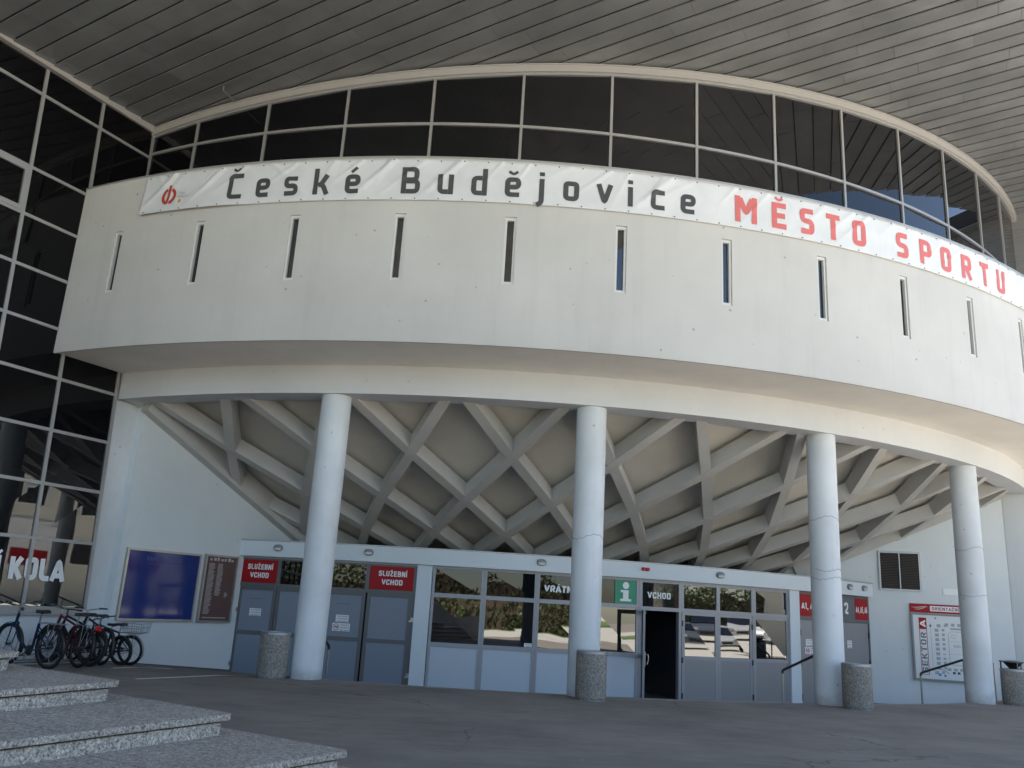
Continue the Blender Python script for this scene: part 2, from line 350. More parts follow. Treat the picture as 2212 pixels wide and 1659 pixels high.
def text_mesh(body, height, fn, name, mat, parent, width=None, bold=.2, thick=.004, local=False):
    """sign lettering drawn as bold strokes and mapped through fn(u, v, d): metres along, up and off the surface"""
    x = 0; items = []; wst = bold if bold > .09 else (.20 if bold > .025 else .15)
    if any(c.islower() for c in body): return small_text(body, height, fn, name, mat, parent, width, thick)
    for ch in body:
        base, ac = ACC.get(ch, (ch, None)); wd, paths = CAPS.get(base) or GL[base]
        for p in paths: items.append([(q[0] + x, q[1]) for q in p] + [wst])
        if ac == 'c': items.append([(q[0] + x, q[1]) for q in _car(wd / 2, 1.04)] + [.11])
        if ac == 'a': items.append([(x + wd / 2 - .06, 1.06), (x + wd / 2 + .10, 1.24), .12])
        x += wd + .13
    tot = x - .13; kx = (width / tot) if width else height; mb = MB()
    for k, it in enumerate(items):
        V, F = stroke(it[:-1], it[-1], .22); mb.add([fn((v.x - tot / 2) * kx, v.y * height, thick + .0003 * (k % 5)) for v in V], F)
    return mb.build(name, mat, parent, local=local, smooth=False, recalc=False)
# ================================================================== GROUND
def zleft(r):
    if r >= 18.7: return 0.0
    pts = [(18.7, 0.), (17.2, -.11), (14.5, -.36), (12.5, -.56)]
    for (a, za), (b, zb) in zip(pts, pts[1:]):
        if r >= b: return za + (zb - za) * (a - r) / (a - b)
    return -.56
def gz(r, az): return zleft(r) * max(smoothstep(-11.3, -15.5, az), smoothstep(17.9, 16.8, r) if az < -12 else 0)
g = MB()
azs = [-180 + 4 * i for i in range(33)] + [-48 + 1.5 * i for i in range(24)] + [-12.3] + [-11.4 + 1.6 * i for i in range(50)] + [70 + 5 * i for i in range(23)]
azs = sorted(set(round(a, 3) for a in azs))
RS = [18.0, 18.35, 18.7, 19.5, 21, 23, 26, 30, 36, 45, 60, 90, 160, 400]
st = len(g.v)
for a in azs:
    for r in RS: g.v.append(pol(r, a, gz(r, a)))
nR = len(RS)
for i in range(len(azs) - 1):
    for j in range(nR - 1):
        b = st + i * nR + j; g.f.append((b, b + nR, b + nR + 1, b + 1)); g.m.append(0)
sec = [a for a in azs if -45 <= a <= -12.3]; RI = [12.6, 13.5, 14.5, 15.5, 16.4, 17.2, 18.0]; st = len(g.v)
for a in sec:
    for r in RI: g.v.append(pol(r, a, gz(r, a)))
for i in range(len(sec) - 1):
    for j in range(len(RI) - 1):
        b = st + i * len(RI) + j; g.f.append((b, b + len(RI), b + len(RI) + 1, b + 1)); g.m.append(0)
ground = g.build('ground', MASP, recalc=False); tag(ground, kind='structure')
# sunken floor in front of the doors, steps down to it, kerb
polf = lambda a, z, o: pol(o, a, z)
b = MB(); b.arc(polf, -14, 62, 60, 10.5, 17.95, FLOOR - .2, FLOOR); tag(b.build('lower_floor', MFLO), kind='structure')
b = MB()
for k in range(1, 3): b.arc(polf, -12.2, 52, 60, 17.93 - .32 * (k + 0), 17.93 - .32 * (k - 1), FLOOR + .002, -FLOOR / -3 * k)
tag(b.build('steps', MKERB), kind='structure')
b = MB(); b.arc(polf, -12.25, 58, 70, 17.92, 18.07, FLOOR + .004, .006); tag(b.build('kerb', MKERB), kind='structure')
b = MB(); b.arc(polf, -12.3, -12.0, 1, 13.8, 17.9, FLOOR, lambda a, o: zleft(o) + .02); tag(b.build('ramp_edge', MKERB), kind='structure')
# painted bay marks on the left
def strip(mb, p, q, wd):
    p = Vector((*p, 0)); q = Vector((*q, 0)); d = (q - p).normalized(); n = Vector((-d.y, d.x, 0)) * wd / 2; k = 10
    for i in range(k):
        a = p + (q - p) * i / k; c = p + (q - p) * (i + 1) / k; P = [a - n, c - n, c + n, a + n]
        out = []
        for v in P:
            r = math.hypot(v.x - CX, v.y - CY); az = math.degrees(math.atan2(v.x - CX, CY - v.y)); out.append(Vector((v.x, v.y, gz(r, az) + .005)))
        mb.add(out, [(0, 1, 2, 3)])
b = MB(); strip(b, (-5.9, 14.7), (-4.6, 16.75), .11); strip(b, (-7.0, 16.3), (-6.32, 17.5), .11); strip(b, (-6.32, 17.5), (-7.9, 18.2), .11)
tag(b.build('bay_marking', MLINE, recalc=False), kind='structure')
# pale sunlit paving to the right and behind
b = MB(); b.add([(12.5, -60, .012), (75, -60, .012), (75, 12, .012), (12.5, 12, .012)], [(0, 1, 2, 3)]); b.add([(-60, -60, .012), (12.4, -60, .012), (12.4, -4, .012), (-60, -4, .012)], [(0, 1, 2, 3)])
tag(b.build('pavement', MPAVE, recalc=False), kind='structure')

# ================================================================== HALL
hall = thing('sports_hall', pol(18, 10), 'large round white concrete hall with dark ribbon glazing, ring of columns and metal soffit', 'building')
A0, A1 = -27.6, 62.0
# --- drum fascia with slit openings
SL = [-23.86 + 5.9 * k for k in range(13)]; HW = .105 / RF * 57.2958
SZ0, SZ1 = 7.12, 8.45
brk = sorted(set([A0 + i * (A1 - A0) / 120 for i in range(121)] + [s - HW for s in SL] + [s + HW for s in SL]))
brk = [a for i, a in enumerate(brk) if i == 0 or a - brk[i - 1] > .05 or any(abs(abs(a - s) - HW) < 1e-6 for s in SL)]
zs = [Z_FB, 6.5, SZ0, SZ1, 9.0, Z_FT]
b = MB(); idx = {}
def gi(i, j):
    if (i, j) not in idx: idx[(i, j)] = len(b.v); b.v.append(pol(RF, brk[i], zs[j]))
    return idx[(i, j)]
for i in range(len(brk) - 1):
    mid = (brk[i] + brk[i + 1]) / 2; hole = any(abs(mid - s) < HW for s in SL)
    for j in range(len(zs) - 1):
        if hole and zs[j] == SZ0: continue
        b.f.append((gi(i, j), gi(i + 1, j), gi(i + 1, j + 1), gi(i, j + 1))); b.m.append(0)
for s in SL:                       # reveals
    a, c = s - HW, s + HW; D = .14
    P = lambda az, z, r: pol(r, az, z)
    for q in ([(a, SZ0), (a, SZ1)], [(c, SZ1), (c, SZ0)], [(a, SZ1), (c, SZ1)], [(c, SZ0), (a, SZ0)]):
        (a1, z1), (a2, z2) = q; b.add([P(a1, z1, RF), P(a2, z2, RF), P(a2, z2, RF - D), P(a1, z1, RF - D)], [(0, 1, 2, 3)])
# top ledge and ends
b.arc(lambda a, z, o: pol(o, a, z), A0, A1, 120, RG - .1, RF - .002, Z_FT - .12, Z_FT - .003)
b.add([pol(RF, A0, Z_FB), pol(RF, A0, Z_FT), pol(RG, A0, Z_FT), pol(RG, A0, Z_FB)], [(0, 1, 2, 3)])
b.build('fascia', MF, hall, recalc=False)
b = MB(); b.arc(polf, A0, A1, 120, RF + .012, RF - .2, Z_FT, Z_FT + .035); b.build('coping', MALU, hall)
for s in SL:
    wn = MB(); a, c = s - HW, s + HW; t = .042 / RF * 57.2958; r0, r1 = RF - .138, RF - .03
    wn.arc(polf, a + .002, a + t, 1, r0, r1, SZ0 + .002, SZ1 - .002); wn.arc(polf, c - t, c - .002, 1, r0, r1, SZ0 + .002, SZ1 - .002)
    wn.arc(polf, a + t, c - t, 1, r0, r1, SZ0 + .002, SZ0 + .06); wn.arc(polf, a + t, c - t, 1, r0, r1, SZ1 - .06, SZ1 - .002)
    fr = wn.build('slit_window', MSLF, hall)
    p = MB(); p.arc(polf, a + t, c - t, 1, r0, RF - .09, SZ0 + .06, SZ1 - .06); p.build('pane', MGS, fr, smooth=False)
# --- soffit, ring beam
b = MB(); b.arc(polf, A0, A1, 120, 18.3, RF - .002, Z_FB + .004, Z_FB + .25); b.build('soffit', MSOF, hall)
b = MB(); b.arc(polf, A0, A1, 120, RF - .05, RF - .004, Z_FB - .02, Z_FB + .003); b.build('drip_edge', MF, hall)
b = MB(); b.arc(polf, -27.6, A1, 120, RBI, RB_, Z_BM, Z_FB + .003); b.build('ring_beam', MBEAM, hall)
# --- columns
def column(az, cracks=()):
    c = pol(18.0, az); b = MB(); b.lathe([(.295, FLOOR), (.295, .01), (.295, 2.7), (.295, Z_BM + .003)], (c.x, c.y, 0), 48)
    o = b.build('column', MCOLM, hall)
    for zc, wob, a0, a1 in cracks:
        k = MB(); pts = []
        for i in range(25):
            a = R(a0 + (a1 - a0) * i / 24); pts.append((c.x + .2955 * math.sin(a), c.y - .2955 * math.cos(a), zc + wob * math.sin(i * .33 + zc) + .012 * math.sin(i * 1.9)))
        k.tube(pts, .0035, 5); k.build('crack', MBLK, o)
    return o
column(-10.9); column(5.5, [(2.86, .05, -100, 100)]); column(22.0, [(3.62, .045, -100, 90), (2.42, .03, -90, 90), (2.58, .03, -60, 90)]); column(38.2, [(3.42, .05, -90, 95), (2.35, .02, -90, 90)])
# --- upper ribbon glazing: one window per bay
ms = [-27.55, -23.25] + [-23.25 + 5.8 * k for k in range(1, 14)]
TZ = 11.18
gf = lambda a, z, o: pol(RG + o, a, z)
for a, c in zip(ms, ms[1:]):
    if c > 56: c = 56
    if a >= 56: break
    top = lambda q, o: roofz(*pol(RG + o, q).xy) - .20
    fr = MB(); t = .028 / RG * 57.3
    fr.arc(gf, a - t, a + t, 1, -.06, .05, Z_FT - .1, top)
    fr.arc(gf, a + t, c - t, 6, -.06, .045, TZ - .03, TZ + .03)
    fr.arc(gf, a + t, c - t, 6, -.06, .048, lambda q, o: top(q, o) - .05, top)
    f_ = fr.build('window', MALU, hall)
    tw = rnd.uniform(-.003, .003)
    for z0, z1 in ((Z_FT - .1, TZ - .029), (TZ + .029, lambda q, o: top(q, o) - .045)):
        p = MB(); pa, pc = gf(a + t, 0, .01), gf(c - t, 0, .01)
        pl = lambda q, z, o, pa=pa, pc=pc, tw=tw: (pa + (pc - pa) * q + Vector((0, -1, 0)) * o + Vector((tw * q, tw * 2 * (1 - q), z)))
        zz1 = (lambda q, o, pa=pa, pc=pc: roofz(*(pa + (pc - pa) * q).xy) - .24) if callable(z1) else z1
        p.arc(pl, 0, 1, 1, -.03, 0, z0, zz1); p.build('pane', MGU, f_, smooth=False)
b = MB(); b.arc(gf, -27.6, 56, 90, -.1, .10, lambda q, o: roofz(*pol(RG + o, q).xy) - .20, lambda q, o: roofz(*pol(RG + o, q).xy) - .02)
b.arc(gf, -27.6, 56, 90, .10, .125, lambda q, o: roofz(*pol(RG + o, q).xy) - .05, lambda q, o: roofz(*pol(RG + o, q).xy) - .025)
b.build('eaves_trim', MTRIM, hall)
# --- metal roof soffit: rows of long sheets with dark seams
SD = Vector((math.cos(R(-28.5)), math.sin(R(-28.5)), 0)); SN = Vector((-SD.y, SD.x, 0))
def uv2(u, v, dz=0): p = SD * u + SN * v; return Vector((p.x, p.y, roofz(p.x, p.y) + dz))
b = MB(); tone = []
v = -3.0; k = 0; PW = .435
while v < 45:
    u = -16.6 - rnd.uniform(0, 2.6) if v < 27 else -34.; umax = 3.6 if v < 26.5 else 8.0
    while u < umax:
        ln = rnd.uniform(2.2, 2.9); u2 = min(u + ln, umax); dz = rnd.uniform(-.002, .002); e = rnd.uniform(-.004, .004)
        ua = max(u, -16.6) if v < 27 else u
        if u2 - ua > .1:
            q = [uv2(ua, v, dz), uv2(u2 - .007, v, dz + e), uv2(u2 - .007, v + PW - .028, dz + .03 + e), uv2(ua, v + PW - .028, dz + .03)]
            n0 = len(b.v); b.hexa(q + [x + Vector((0, 0, .03)) for x in q]); t = rnd.uniform(.90, 1.07); tone += [t] * (len(b.v) - n0)
        u = u2
    v += PW
n0 = len(b.v)
q = [uv2(-16.6, -3, .085), uv2(3.6, -3, .085), uv2(3.6, 26.5, .085), uv2(-16.6, 26.5, .085)]; b.hexa(q + [x + Vector((0, 0, .5)) for x in q], 1)
q = [uv2(-34, 26.6, .085), uv2(8, 26.6, .085), uv2(8, 45, .085), uv2(-34, 45, .085)]; b.hexa(q + [x + Vector((0, 0, .5)) for x in q], 1)
tone += [1.] * (len(b.v) - n0); b.tone = tone
b.build('roof', [MROOF, MGAP], hall, smooth=False, recalc=True)
b = MB(); b.tube([(-6.634, 16.094, 11.955), (-6.49, 16.52, 11.97)], .018, 6); b.tube([(-6.634, 16.094, 11.955), (-6.634, 16.094, 12.1)], .012, 6); b.build('bracket', MGALV, hall)
# --- ribbed concrete ceiling
DA, AZ0 = 7.7, -7.0
RK = [18.35, 16.35, 14.74, 13.21, 11.76, 10.4]; ZK = [5.62, 4.565, 3.80, 3.155, 2.60, 2.13]    # rows -1..4
def node(k, j): return pol(RK[k + 1], AZ0 + DA * (j + .5 * k), ZK[k + 1])
rib = MB()
for k in range(-1, 4):
    for j in range(-9, 11):
        for dj, low in ((0, 0.), (-1, .004)):
            a_, c_ = node(k, j), node(k + 1, j + dj)
            azm = AZ0 + DA * (j + .5 * k)
            if azm < -30 or azm > 62: continue
            n = Vector((0, 0, 1)); rad = Vector((math.sin(R(azm)), -math.cos(R(azm)), 0)); n = (n - rad * .46).normalized()
            if k == -1:
                t_ = (RK[0] - 17.9) / (RK[0] - RK[1]); a_ = a_ + (c_ - a_) * t_
            d_ = (c_ - a_).normalized() * .05
            rib.obox(a_ - n * low - d_, c_ - n * low + d_, .23, .35, n)
LA, LB = Vector((-8.09, 18.36, 0)), Vector((-6.43, 21.03, 0)); LD = (LB - LA).normalized(); LN = Vector((LD.y, -LD.x, 0))   # LN points into the porch
lw = lambda s, z, o=0.: LA + LD * s + LN * o + Vector((0, 0, z))
rib.obox(lw(-.15, 5.22, .13), lw(5.6, 2.5, .13), .26, .5)
RA, RBp = Vector((14.132, 23.797, 0)), Vector((10.502, 24.595, 0)); RD = (RBp - RA).normalized(); RN = Vector((-RD.y, RD.x, 0))
if RN.y > 0: RN = -RN
rw = lambda s, z, o=0.: RA + RD * s + RN * o + Vector((0, 0, z))
rib.obox(rw(-.1, 5.30, .10), rw(5.6, 2.75, .10), .16, .5)
rib.build('ceiling_rib', MRIB, hall, smooth=False)
b = MB(); n = 80
for i in range(n + 1):
    a = -31 + 93 * i / n
    for r_, z_ in zip(RK, ZK): b.v.append(pol(r_ - .18, a, z_ + .40))
for i in range(n):
    for j in range(5):
        q = i * 6 + j; b.f.append((q, q + 1, q + 7, q + 6)); b.m.append(0)
b.build('ceiling', MCOF, hall, recalc=False)
# --- side walls of the porch
def slab(mb, fn, s0, s1, z0, z1, o0, o1): mb.hexa([fn(s0, z0, o0), fn(s1, z0, o0), fn(s1, z0, o1), fn(s0, z0, o1), fn(s0, z1, o0), fn(s1, z1, o0), fn(s1, z1, o1), fn(s0, z1, o1)])
b = MB(); slab(b, lw, -.06, 8, -1, 5.6, -.5, 0); b.build('side_wall', MWALL, hall, smooth=False)
b = MB(); slab(b, lw, -.06, 3.3, -1, 0, 0, .02); b2 = MB()
b = MB()
for i in range(8):
    s0, s1 = -.05 + i * .42, -.05 + (i + 1) * .42; z0 = -.12 - .0835 * (s0 - .5); z1_ = -.12 - .0835 * (s1 - .5)
    b.hexa([lw(s0, -1, 0), lw(s1, -1, 0), lw(s1, -1, .025), lw(s0, -1, .025), lw(s0, z0 + .03, 0), lw(s1, z1_ + .03, 0), lw(s1, z1_ + .03, .025), lw(s0, z0 + .03, .025)])
b.build('plinth', MDARKB, hall, smooth=False)
b = MB(); slab(b, rw, -.35, 8, -1, 6.0, -.5, 0); b.build('side_wall', MWALL, hall, smooth=False)
# pillars that close the porch
GD = Vector((math.sin(R(-27.5)), -math.cos(R(-27.5)), 0)); GN = Vector((-GD.y, GD.x, 0))
if GN.x < 0: GN = -GN
C0 = Vector((CX, CY, 0))
gl = lambda s, z, o=0.: C0 + GD * (s + .04 * (z - 6)) + GN * o + Vector((0, 0, z))
b = MB(); slab(b, gl, 17.45, 18.47, -1, Z_BM + .004, -.9, 0.); b.build('pillar', MCOLM, hall, smooth=False, bevel=.06)
e54 = Vector((math.sin(R(53.8)), -math.cos(R(53.8)), 0)); n54 = Vector((-e54.y, e54.x, 0)); n54 = n54 if n54.x < 0 else -n54
p54 = lambda s, z, o=0.: C0 + e54 * s + n54 * o + Vector((0, 0, z))
b = MB(); slab(b, p54, 17.64, 19.4, -1, Z_BM + .003, -.8, 0.); b.build('pillar', MWALL, hall, smooth=False, bevel=.02)

# ================================================================== CLAD WING (far right)
wing = thing('clad_wing', p54(21, 0), 'grey corrugated metal clad block at the far right end of the ribbon glazing', 'building')
b = MB(); k = 0; z = 5.98
while z < 14.6:
    slab(b, p54, 18.2, 24.5, z, z + .045, -.3, 0.03); slab(b, p54, 18.2, 24.5, z + .045, z + .09, -.3, 0.); z += .09
b.build('cladding', MCLAD, wing, smooth=False)
b = MB(); slab(b, p54, 17.2, 24.5, 5.976, 14.9, -6, -.305); b.build('wall', MWALL, wing, smooth=False)

# ================================================================== GLAZED WING (left)
gw = thing('glazed_wing', gl(20, 0), 'tall black mirror glazed wing with pale aluminium grid on the left', 'building')
trz = [.96, 2.275, 3.345, 4.41, 5.46, 6.455, 7.47, 8.50, 9.49, 11.09]
mul = [18.44, 19.79, 21.12, 22.45, 23.78, 25.1, 26.4, 27.7, 29.0, 30.3, 31.6, 32.9, 34.2]
def gtop(s): p = gl(s, 11.8); return roofz(p.x, p.y) - .12
for a, c in zip(mul, mul[1:]):
    fr = MB(); hw = .035
    slab_t = lambda s0, s1, z0, z1, o0, o1: fr.hexa([gl(s0, z0, o0), gl(s1, z0, o0), gl(s1, z0, o1), gl(s0, z0, o1), gl(s0, z1, o0), gl(s1, z1, o0), gl(s1, z1, o1), gl(s0, z1, o1)])
    zt = min(gtop(a), gtop(c))
    slab_t(a - hw, a + hw, .96, gtop(a) - .01, -.06, .03)
    for z in trz[1:]: slab_t(a + hw, c - hw, z - .032, z + .032, -.06, .026)
    slab_t(a + hw, c - hw, .90, .99, -.06, .026)
    f_ = fr.build('window', MALU, gw, smooth=False)
    if abs(a - 21.12) < .01:
        fr = MB()
        for z0, z1, s0, s1 in ((8.533, 8.62, a + hw, c - hw), (9.37, 9.457, a + hw, c - hw), (8.62, 9.37, a + hw, a + hw + .075), (8.62, 9.37, c - hw - .075, c - hw)): slab_t(s0, s1, z0, z1, -.05, .045)
        fr.build('sash', MALU, f_, smooth=False)
    for i, z in enumerate(trz):
        z1 = trz[i + 1] - .031 if i + 1 < len(trz) else zt
        p = MB(); tw = rnd.uniform(-.002, .002)
        p.hexa([gl(a + hw, z + .03, -.04), gl(c - hw, z + .03, -.04), gl(c - hw, z + .03, tw), gl(a + hw, z + .03, -tw), gl(a + hw, z1, -.04), gl(c - hw, z1, -.04), gl(c - hw, z1, -tw), gl(a + hw, z1, tw)])
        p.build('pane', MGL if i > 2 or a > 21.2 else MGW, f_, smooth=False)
b = MB(); b.hexa([gl(s_, z_, o_) for z_ in (0,) for s_, o_ in ()] or [gl(18.3, 11.72, -.1), gl(29, 11.72, -.1), gl(29, 11.72, .05), gl(18.3, 11.72, .05), gl(18.3, 11.9, -.1), gl(29, 11.85, -.1), gl(29, 11.85, .05), gl(18.3, 11.9, .05)])
b.build('head_trim', MTRIM, gw, smooth=False)
b = MB(); slab(b, gl, 18.475, 18.56, -.3, 11.8, -.1, .06); b.build('end_post', MALU, gw, smooth=False) if False else None
b = MB(); slab(b, gl, 18.45, 42, -.6, .82, -.6, -.02); b.build('plinth_wall', MWALL, gw, smooth=False)
b = MB(); slab(b, gl, 18.3, 42, .82, .90, -.6, .06); b.build('sill', MALU, gw, smooth=False)
b = MB(); slab(b, gl, 14, 42, -.6, 13.4, -9, -.07); b.build('wall', MBLK, gw, smooth=False)  # unseen black box, added and run long to block sky light from the left
gt = lambda u, v, d: gl(19.62 - u, 1.47 + v, .004 + d)
text_mesh('NÍ KOLA', .42, lambda u, v, d: gl(19.90 - u, 1.475 + v, .008 + d), 'lettering', MWHITE, gw, width=1.74, bold=.24)

# ================================================================== ENTRANCE FRONT (doors, windows, canopy band)
ef = thing('entrance_front', dpt(3, FLOOR), 'low pale blue entrance front with doors, windows and a flat canopy band', 'entrance')
def dslab(mb, s0, s1, z0, z1, o0, o1, mi=0, n=None):
    n = n or max(1, int(abs(s1 - s0) / .6)); mb.arc(lambda a, z, o: dpt(a, z, o), s0, s1, n, o0, o1, z0, z1, mi)
b = MB(); dslab(b, -5.44, 12.62, 2.345, 2.705, -.3, .15, n=60); b.build('canopy_band', MCAN, ef)
b = MB(); dslab(b, -5.46, 12.64, 2.705, 2.735, -.3, .165, n=60); b.build('flashing', MALU, ef)
b = MB(); dslab(b, -5.44, 12.62, 2.705, 2.73, -5, -.31, n=60); b.build('canopy_roof', MLOW, ef)
b = MB(); dslab(b, -5.42, 9.42, 2.30, 2.343, -.1, .03, n=60); b.build('head_rail', MALL, ef)
def pilaster(s0, s1): b = MB(); dslab(b, s0, s1, FLOOR, 2.343, -.2, .06); return b.build('pilaster', MCAN, ef, smooth=False)
pilaster(-.83, -.475); pilaster(9.065, 9.42)
def frame(mb, s0, s1, z0, z1, t=.06, o0=-.08, o1=.0, sill=None):
    dslab(mb, s0, s0 + t, z0, z1, o0, o1); dslab(mb, s1 - t, s1, z0, z1, o0, o1)
    dslab(mb, s0 + t, s1 - t, z1 - t, z1, o0, o1); dslab(mb, s0 + t, s1 - t, z0, z0 + (sill or t), o0, o1)
def flat(s0, s1, z0, z1, o0, o1, name, mat, parent, tw=.0):
    b = MB(); p = [dpt(s0, z0, o0), dpt(s1, z0, o0), dpt(s1, z0, o1 + tw), dpt(s0, z0, o1 - tw)]; q = [dpt(s0, z1, o0), dpt(s1, z1, o0), dpt(s1, z1, o1 - tw), dpt(s0, z1, o1 + tw)]
    b.hexa(p + q); return b.build(name, mat, parent, smooth=False)
# service doors: two double doors
def service_door(s0, s1, label=None, transom=None, hinge=None, right=False, pan=MPAN, frm=MALD):
    b = MB(); frame(b, s0, s1, FLOOR, 1.63, .085, -.05, -.004, .12); dslab(b, s0 + .085, s1 - .085, .505, .60, -.05, -.004)
    d = b.build('door', frm, ef, smooth=False)
    if label: d['label'] = label
    flat(s0 + .085, s1 - .085, .60, 1.545, -.04, -.02, 'panel', pan, d); flat(s0 + .085, s1 - .085, FLOOR + .12, .505, -.04, -.02, 'panel', pan, d)
    if hinge is not None:
        for z in (1.02, -.22):
            h = MB(); dslab(h, hinge - .05, hinge + .05, z, z + .035, 0, .05); dslab(h, hinge - .015, hinge + .05, z + .035, z + .10, .0, .045); h.build('hinge', MSTEEL, d, smooth=False)
    return d
b = MB()
dslab(b, -5.42, -5.29, FLOOR, 2.343, -.10, .012); dslab(b, -3.105, -3.055, FLOOR, 2.343, -.1, .012)
dslab(b, -5.29, -.86, 1.632, 1.715, -.1, .012, n=9); dslab(b, -5.29, -.86, 2.262, 2.343, -.1, .012, n=9)
for s in (-4.30, -2.06): dslab(b, s, s + .09, 1.715, 2.262, -.1, .010)
dslab(b, -.905, -.832, FLOOR, 2.343, -.1, .012); b.build('door_frame', MALD, ef, smooth=False)
service_door(-5.285, -4.275, hinge=-5.30); service_door(-4.262, -3.11); service_door(-3.05, -2.03); service_door(-1.985, -.91, hinge=-.885)
flat(-4.21, -3.11, 1.715, 2.262, -.06, -.02, 'transom_window', MGT, ef); flat(-3.05, -2.06, 1.715, 2.262, -.06, -.02, 'transom_window', MGT, ef)
# window bays with panel below
wb = [(-.46, .768), (.768, 2.035), (2.035, 3.31), (3.31, 4.575)]
for i, (s0, s1) in enumerate(wb):
    b = MB(); frame(b, s0 + .002, s1 - .002, FLOOR, 2.343, .062, -.09, .01)
    for z0, z1 in ((.505, .605), (1.625, 1.72)): dslab(b, s0 + .064, s1 - .064, z0, z1, -.09, .01)
    wv = b.build('window', MALL, ef, smooth=False)
    flat(s0 + .064, s1 - .064, .605, 1.625, -.05, -.02, 'pane', MGD if i != 9 else MGT, wv, rnd.uniform(-.004, .004)); flat(s0 + .064, s1 - .064, 1.72, 2.281, -.05, -.02, 'upper_pane', MGT, wv, rnd.uniform(-.003, .003))
    flat(s0 + .064, s1 - .064, FLOOR + .062, .505, -.05, -.012, 'panel', MPANL, wv)
    if i == 2: text_mesh('VRÁTNICE', .155, lambda u, v, d: dpt(2.715 + u, 1.893 + v, -.02 + d), 'lettering', MWHITE, wv, width=1.0, bold=.22)
# open entrance door
b = MB()
dslab(b, 4.577, 4.665, FLOOR, 2.343, -.12, .014); dslab(b, 5.645, 5.72, FLOOR, 2.343, -.12, .014); dslab(b, 4.665, 5.645, 1.605, 1.695, -.12, .014); dslab(b, 4.665, 5.645, 2.265, 2.343, -.12, .014)
od = b.build('entrance_door', MALL, ef, smooth=False); od['label'] = 'open entrance door with a dark lobby behind'
flat(4.665, 5.645, 1.695, 2.265, -.06, -.02, 'upper_pane', new_mat('dark_sign_glass', (.012, .013, .016), .03, 0, .5, 1.6), od)
text_mesh('VCHOD', .15, lambda u, v, d: dpt(5.125 + u, 1.893 + v, -.02 + d), 'lettering', MWHITE, od, width=.62, bold=.035)
lf = MB(); hp = dpt(4.72, 0, .0); od_dir = Vector((-.16, -.99, 0)).normalized()
od_n = Vector((-od_dir.y, od_dir.x, 0))
def leaf(a, z, o=0.): return hp + od_dir * a + od_n * o + Vector((0, 0, z))
for s0, s1, z0, z1 in ((0, .09, FLOOR + .02, 1.6), (.83, .92, FLOOR + .02, 1.6), (.09, .83, FLOOR + .02, FLOOR + .14), (.09, .83, .50, .60), (.09, .83, 1.5, 1.6)): slab(lf, leaf, s0, s1, z0, z1, -.025, .025)
ol = lf.build('leaf', MALL, od, smooth=False)
h = MB(); h.tube([leaf(.86, .62, .02), leaf(.86, .62, .09), leaf(.86, .52, .11), leaf(.86, .40, .08)], .016, 8); slab(h, leaf, .83, .89, .36, .68, .02, .04); h.build('handle', MSTEEL, od)
h = MB(); h.tube([leaf(.05, 1.52, .03), leaf(.3, 1.56, .05), leaf(.45, 1.52, .02)], .015, 6); h.build('door_closer', MSTEEL, od)
b = MB(); 
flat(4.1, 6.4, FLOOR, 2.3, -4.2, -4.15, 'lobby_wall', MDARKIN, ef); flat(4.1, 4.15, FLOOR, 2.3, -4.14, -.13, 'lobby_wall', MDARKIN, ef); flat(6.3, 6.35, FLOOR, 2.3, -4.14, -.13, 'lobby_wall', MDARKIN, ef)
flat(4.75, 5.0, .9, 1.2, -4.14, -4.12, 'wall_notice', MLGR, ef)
# glazed double door and side light
def glazed_leaf(s0, s1, name, hinges=(), door=True):
    b = MB(); t = .075; dslab(b, s0, s0 + t, FLOOR, 1.615, -.09, .0); dslab(b, s1 - t, s1, FLOOR, 1.615, -.09, .0)
    dslab(b, s0 + t, s1 - t, 1.545, 1.615, -.09, .0); dslab(b, s0 + t, s1 - t, .50, .585, -.09, .0); dslab(b, s0 + t, s1 - t, FLOOR, FLOOR + .08, -.09, 0)
    d = b.build(name, MALL, ef, smooth=False)
    flat(s0 + t, s1 - t, .585, 1.545, -.05, -.02, 'pane', MGD, d, rnd.uniform(-.004, .004)); flat(s0 + t, s1 - t, FLOOR + .08, .50, -.05, -.006, 'panel', MPANG, d)
    for hs, hz in hinges:
        q = MB(); dslab(q, hs - .018, hs + .018, hz, hz + .13, -.01, .02); q.build('hinge', MBLK, d, smooth=False)
    return d
glazed_leaf(5.745, 6.765, 'door', [(5.75, 1.28), (5.75, .42), (5.75, -.40)]); glazed_leaf(6.77, 7.825, 'door', [(7.82, 1.28), (7.82, .42), (7.82, -.40)]); glazed_leaf(7.87, 9.055, 'side_light')
b = MB(); dslab(b, 5.722, 9.06, 1.617, 1.70, -.1, .013, n=6); dslab(b, 5.722, 9.06, 2.255, 2.343, -.1, .013, n=6)
for s0, s1 in ((5.722, 5.785), (6.725, 6.825), (7.80, 7.945), (9.0, 9.06)): dslab(b, s0, s1, 1.70, 2.255, -.1, .012)
dslab(b, 7.826, 7.869, FLOOR, 1.617, -.1, .012)
b.build('door_frame', MALL, ef, smooth=False)
for s0, s1 in ((5.785, 6.725), (6.825, 7.80), (7.945, 9.0)): flat(s0, s1, 1.70, 2.255, -.05, -.02, 'transom_window', MGD, ef, rnd.uniform(-.004, .004))
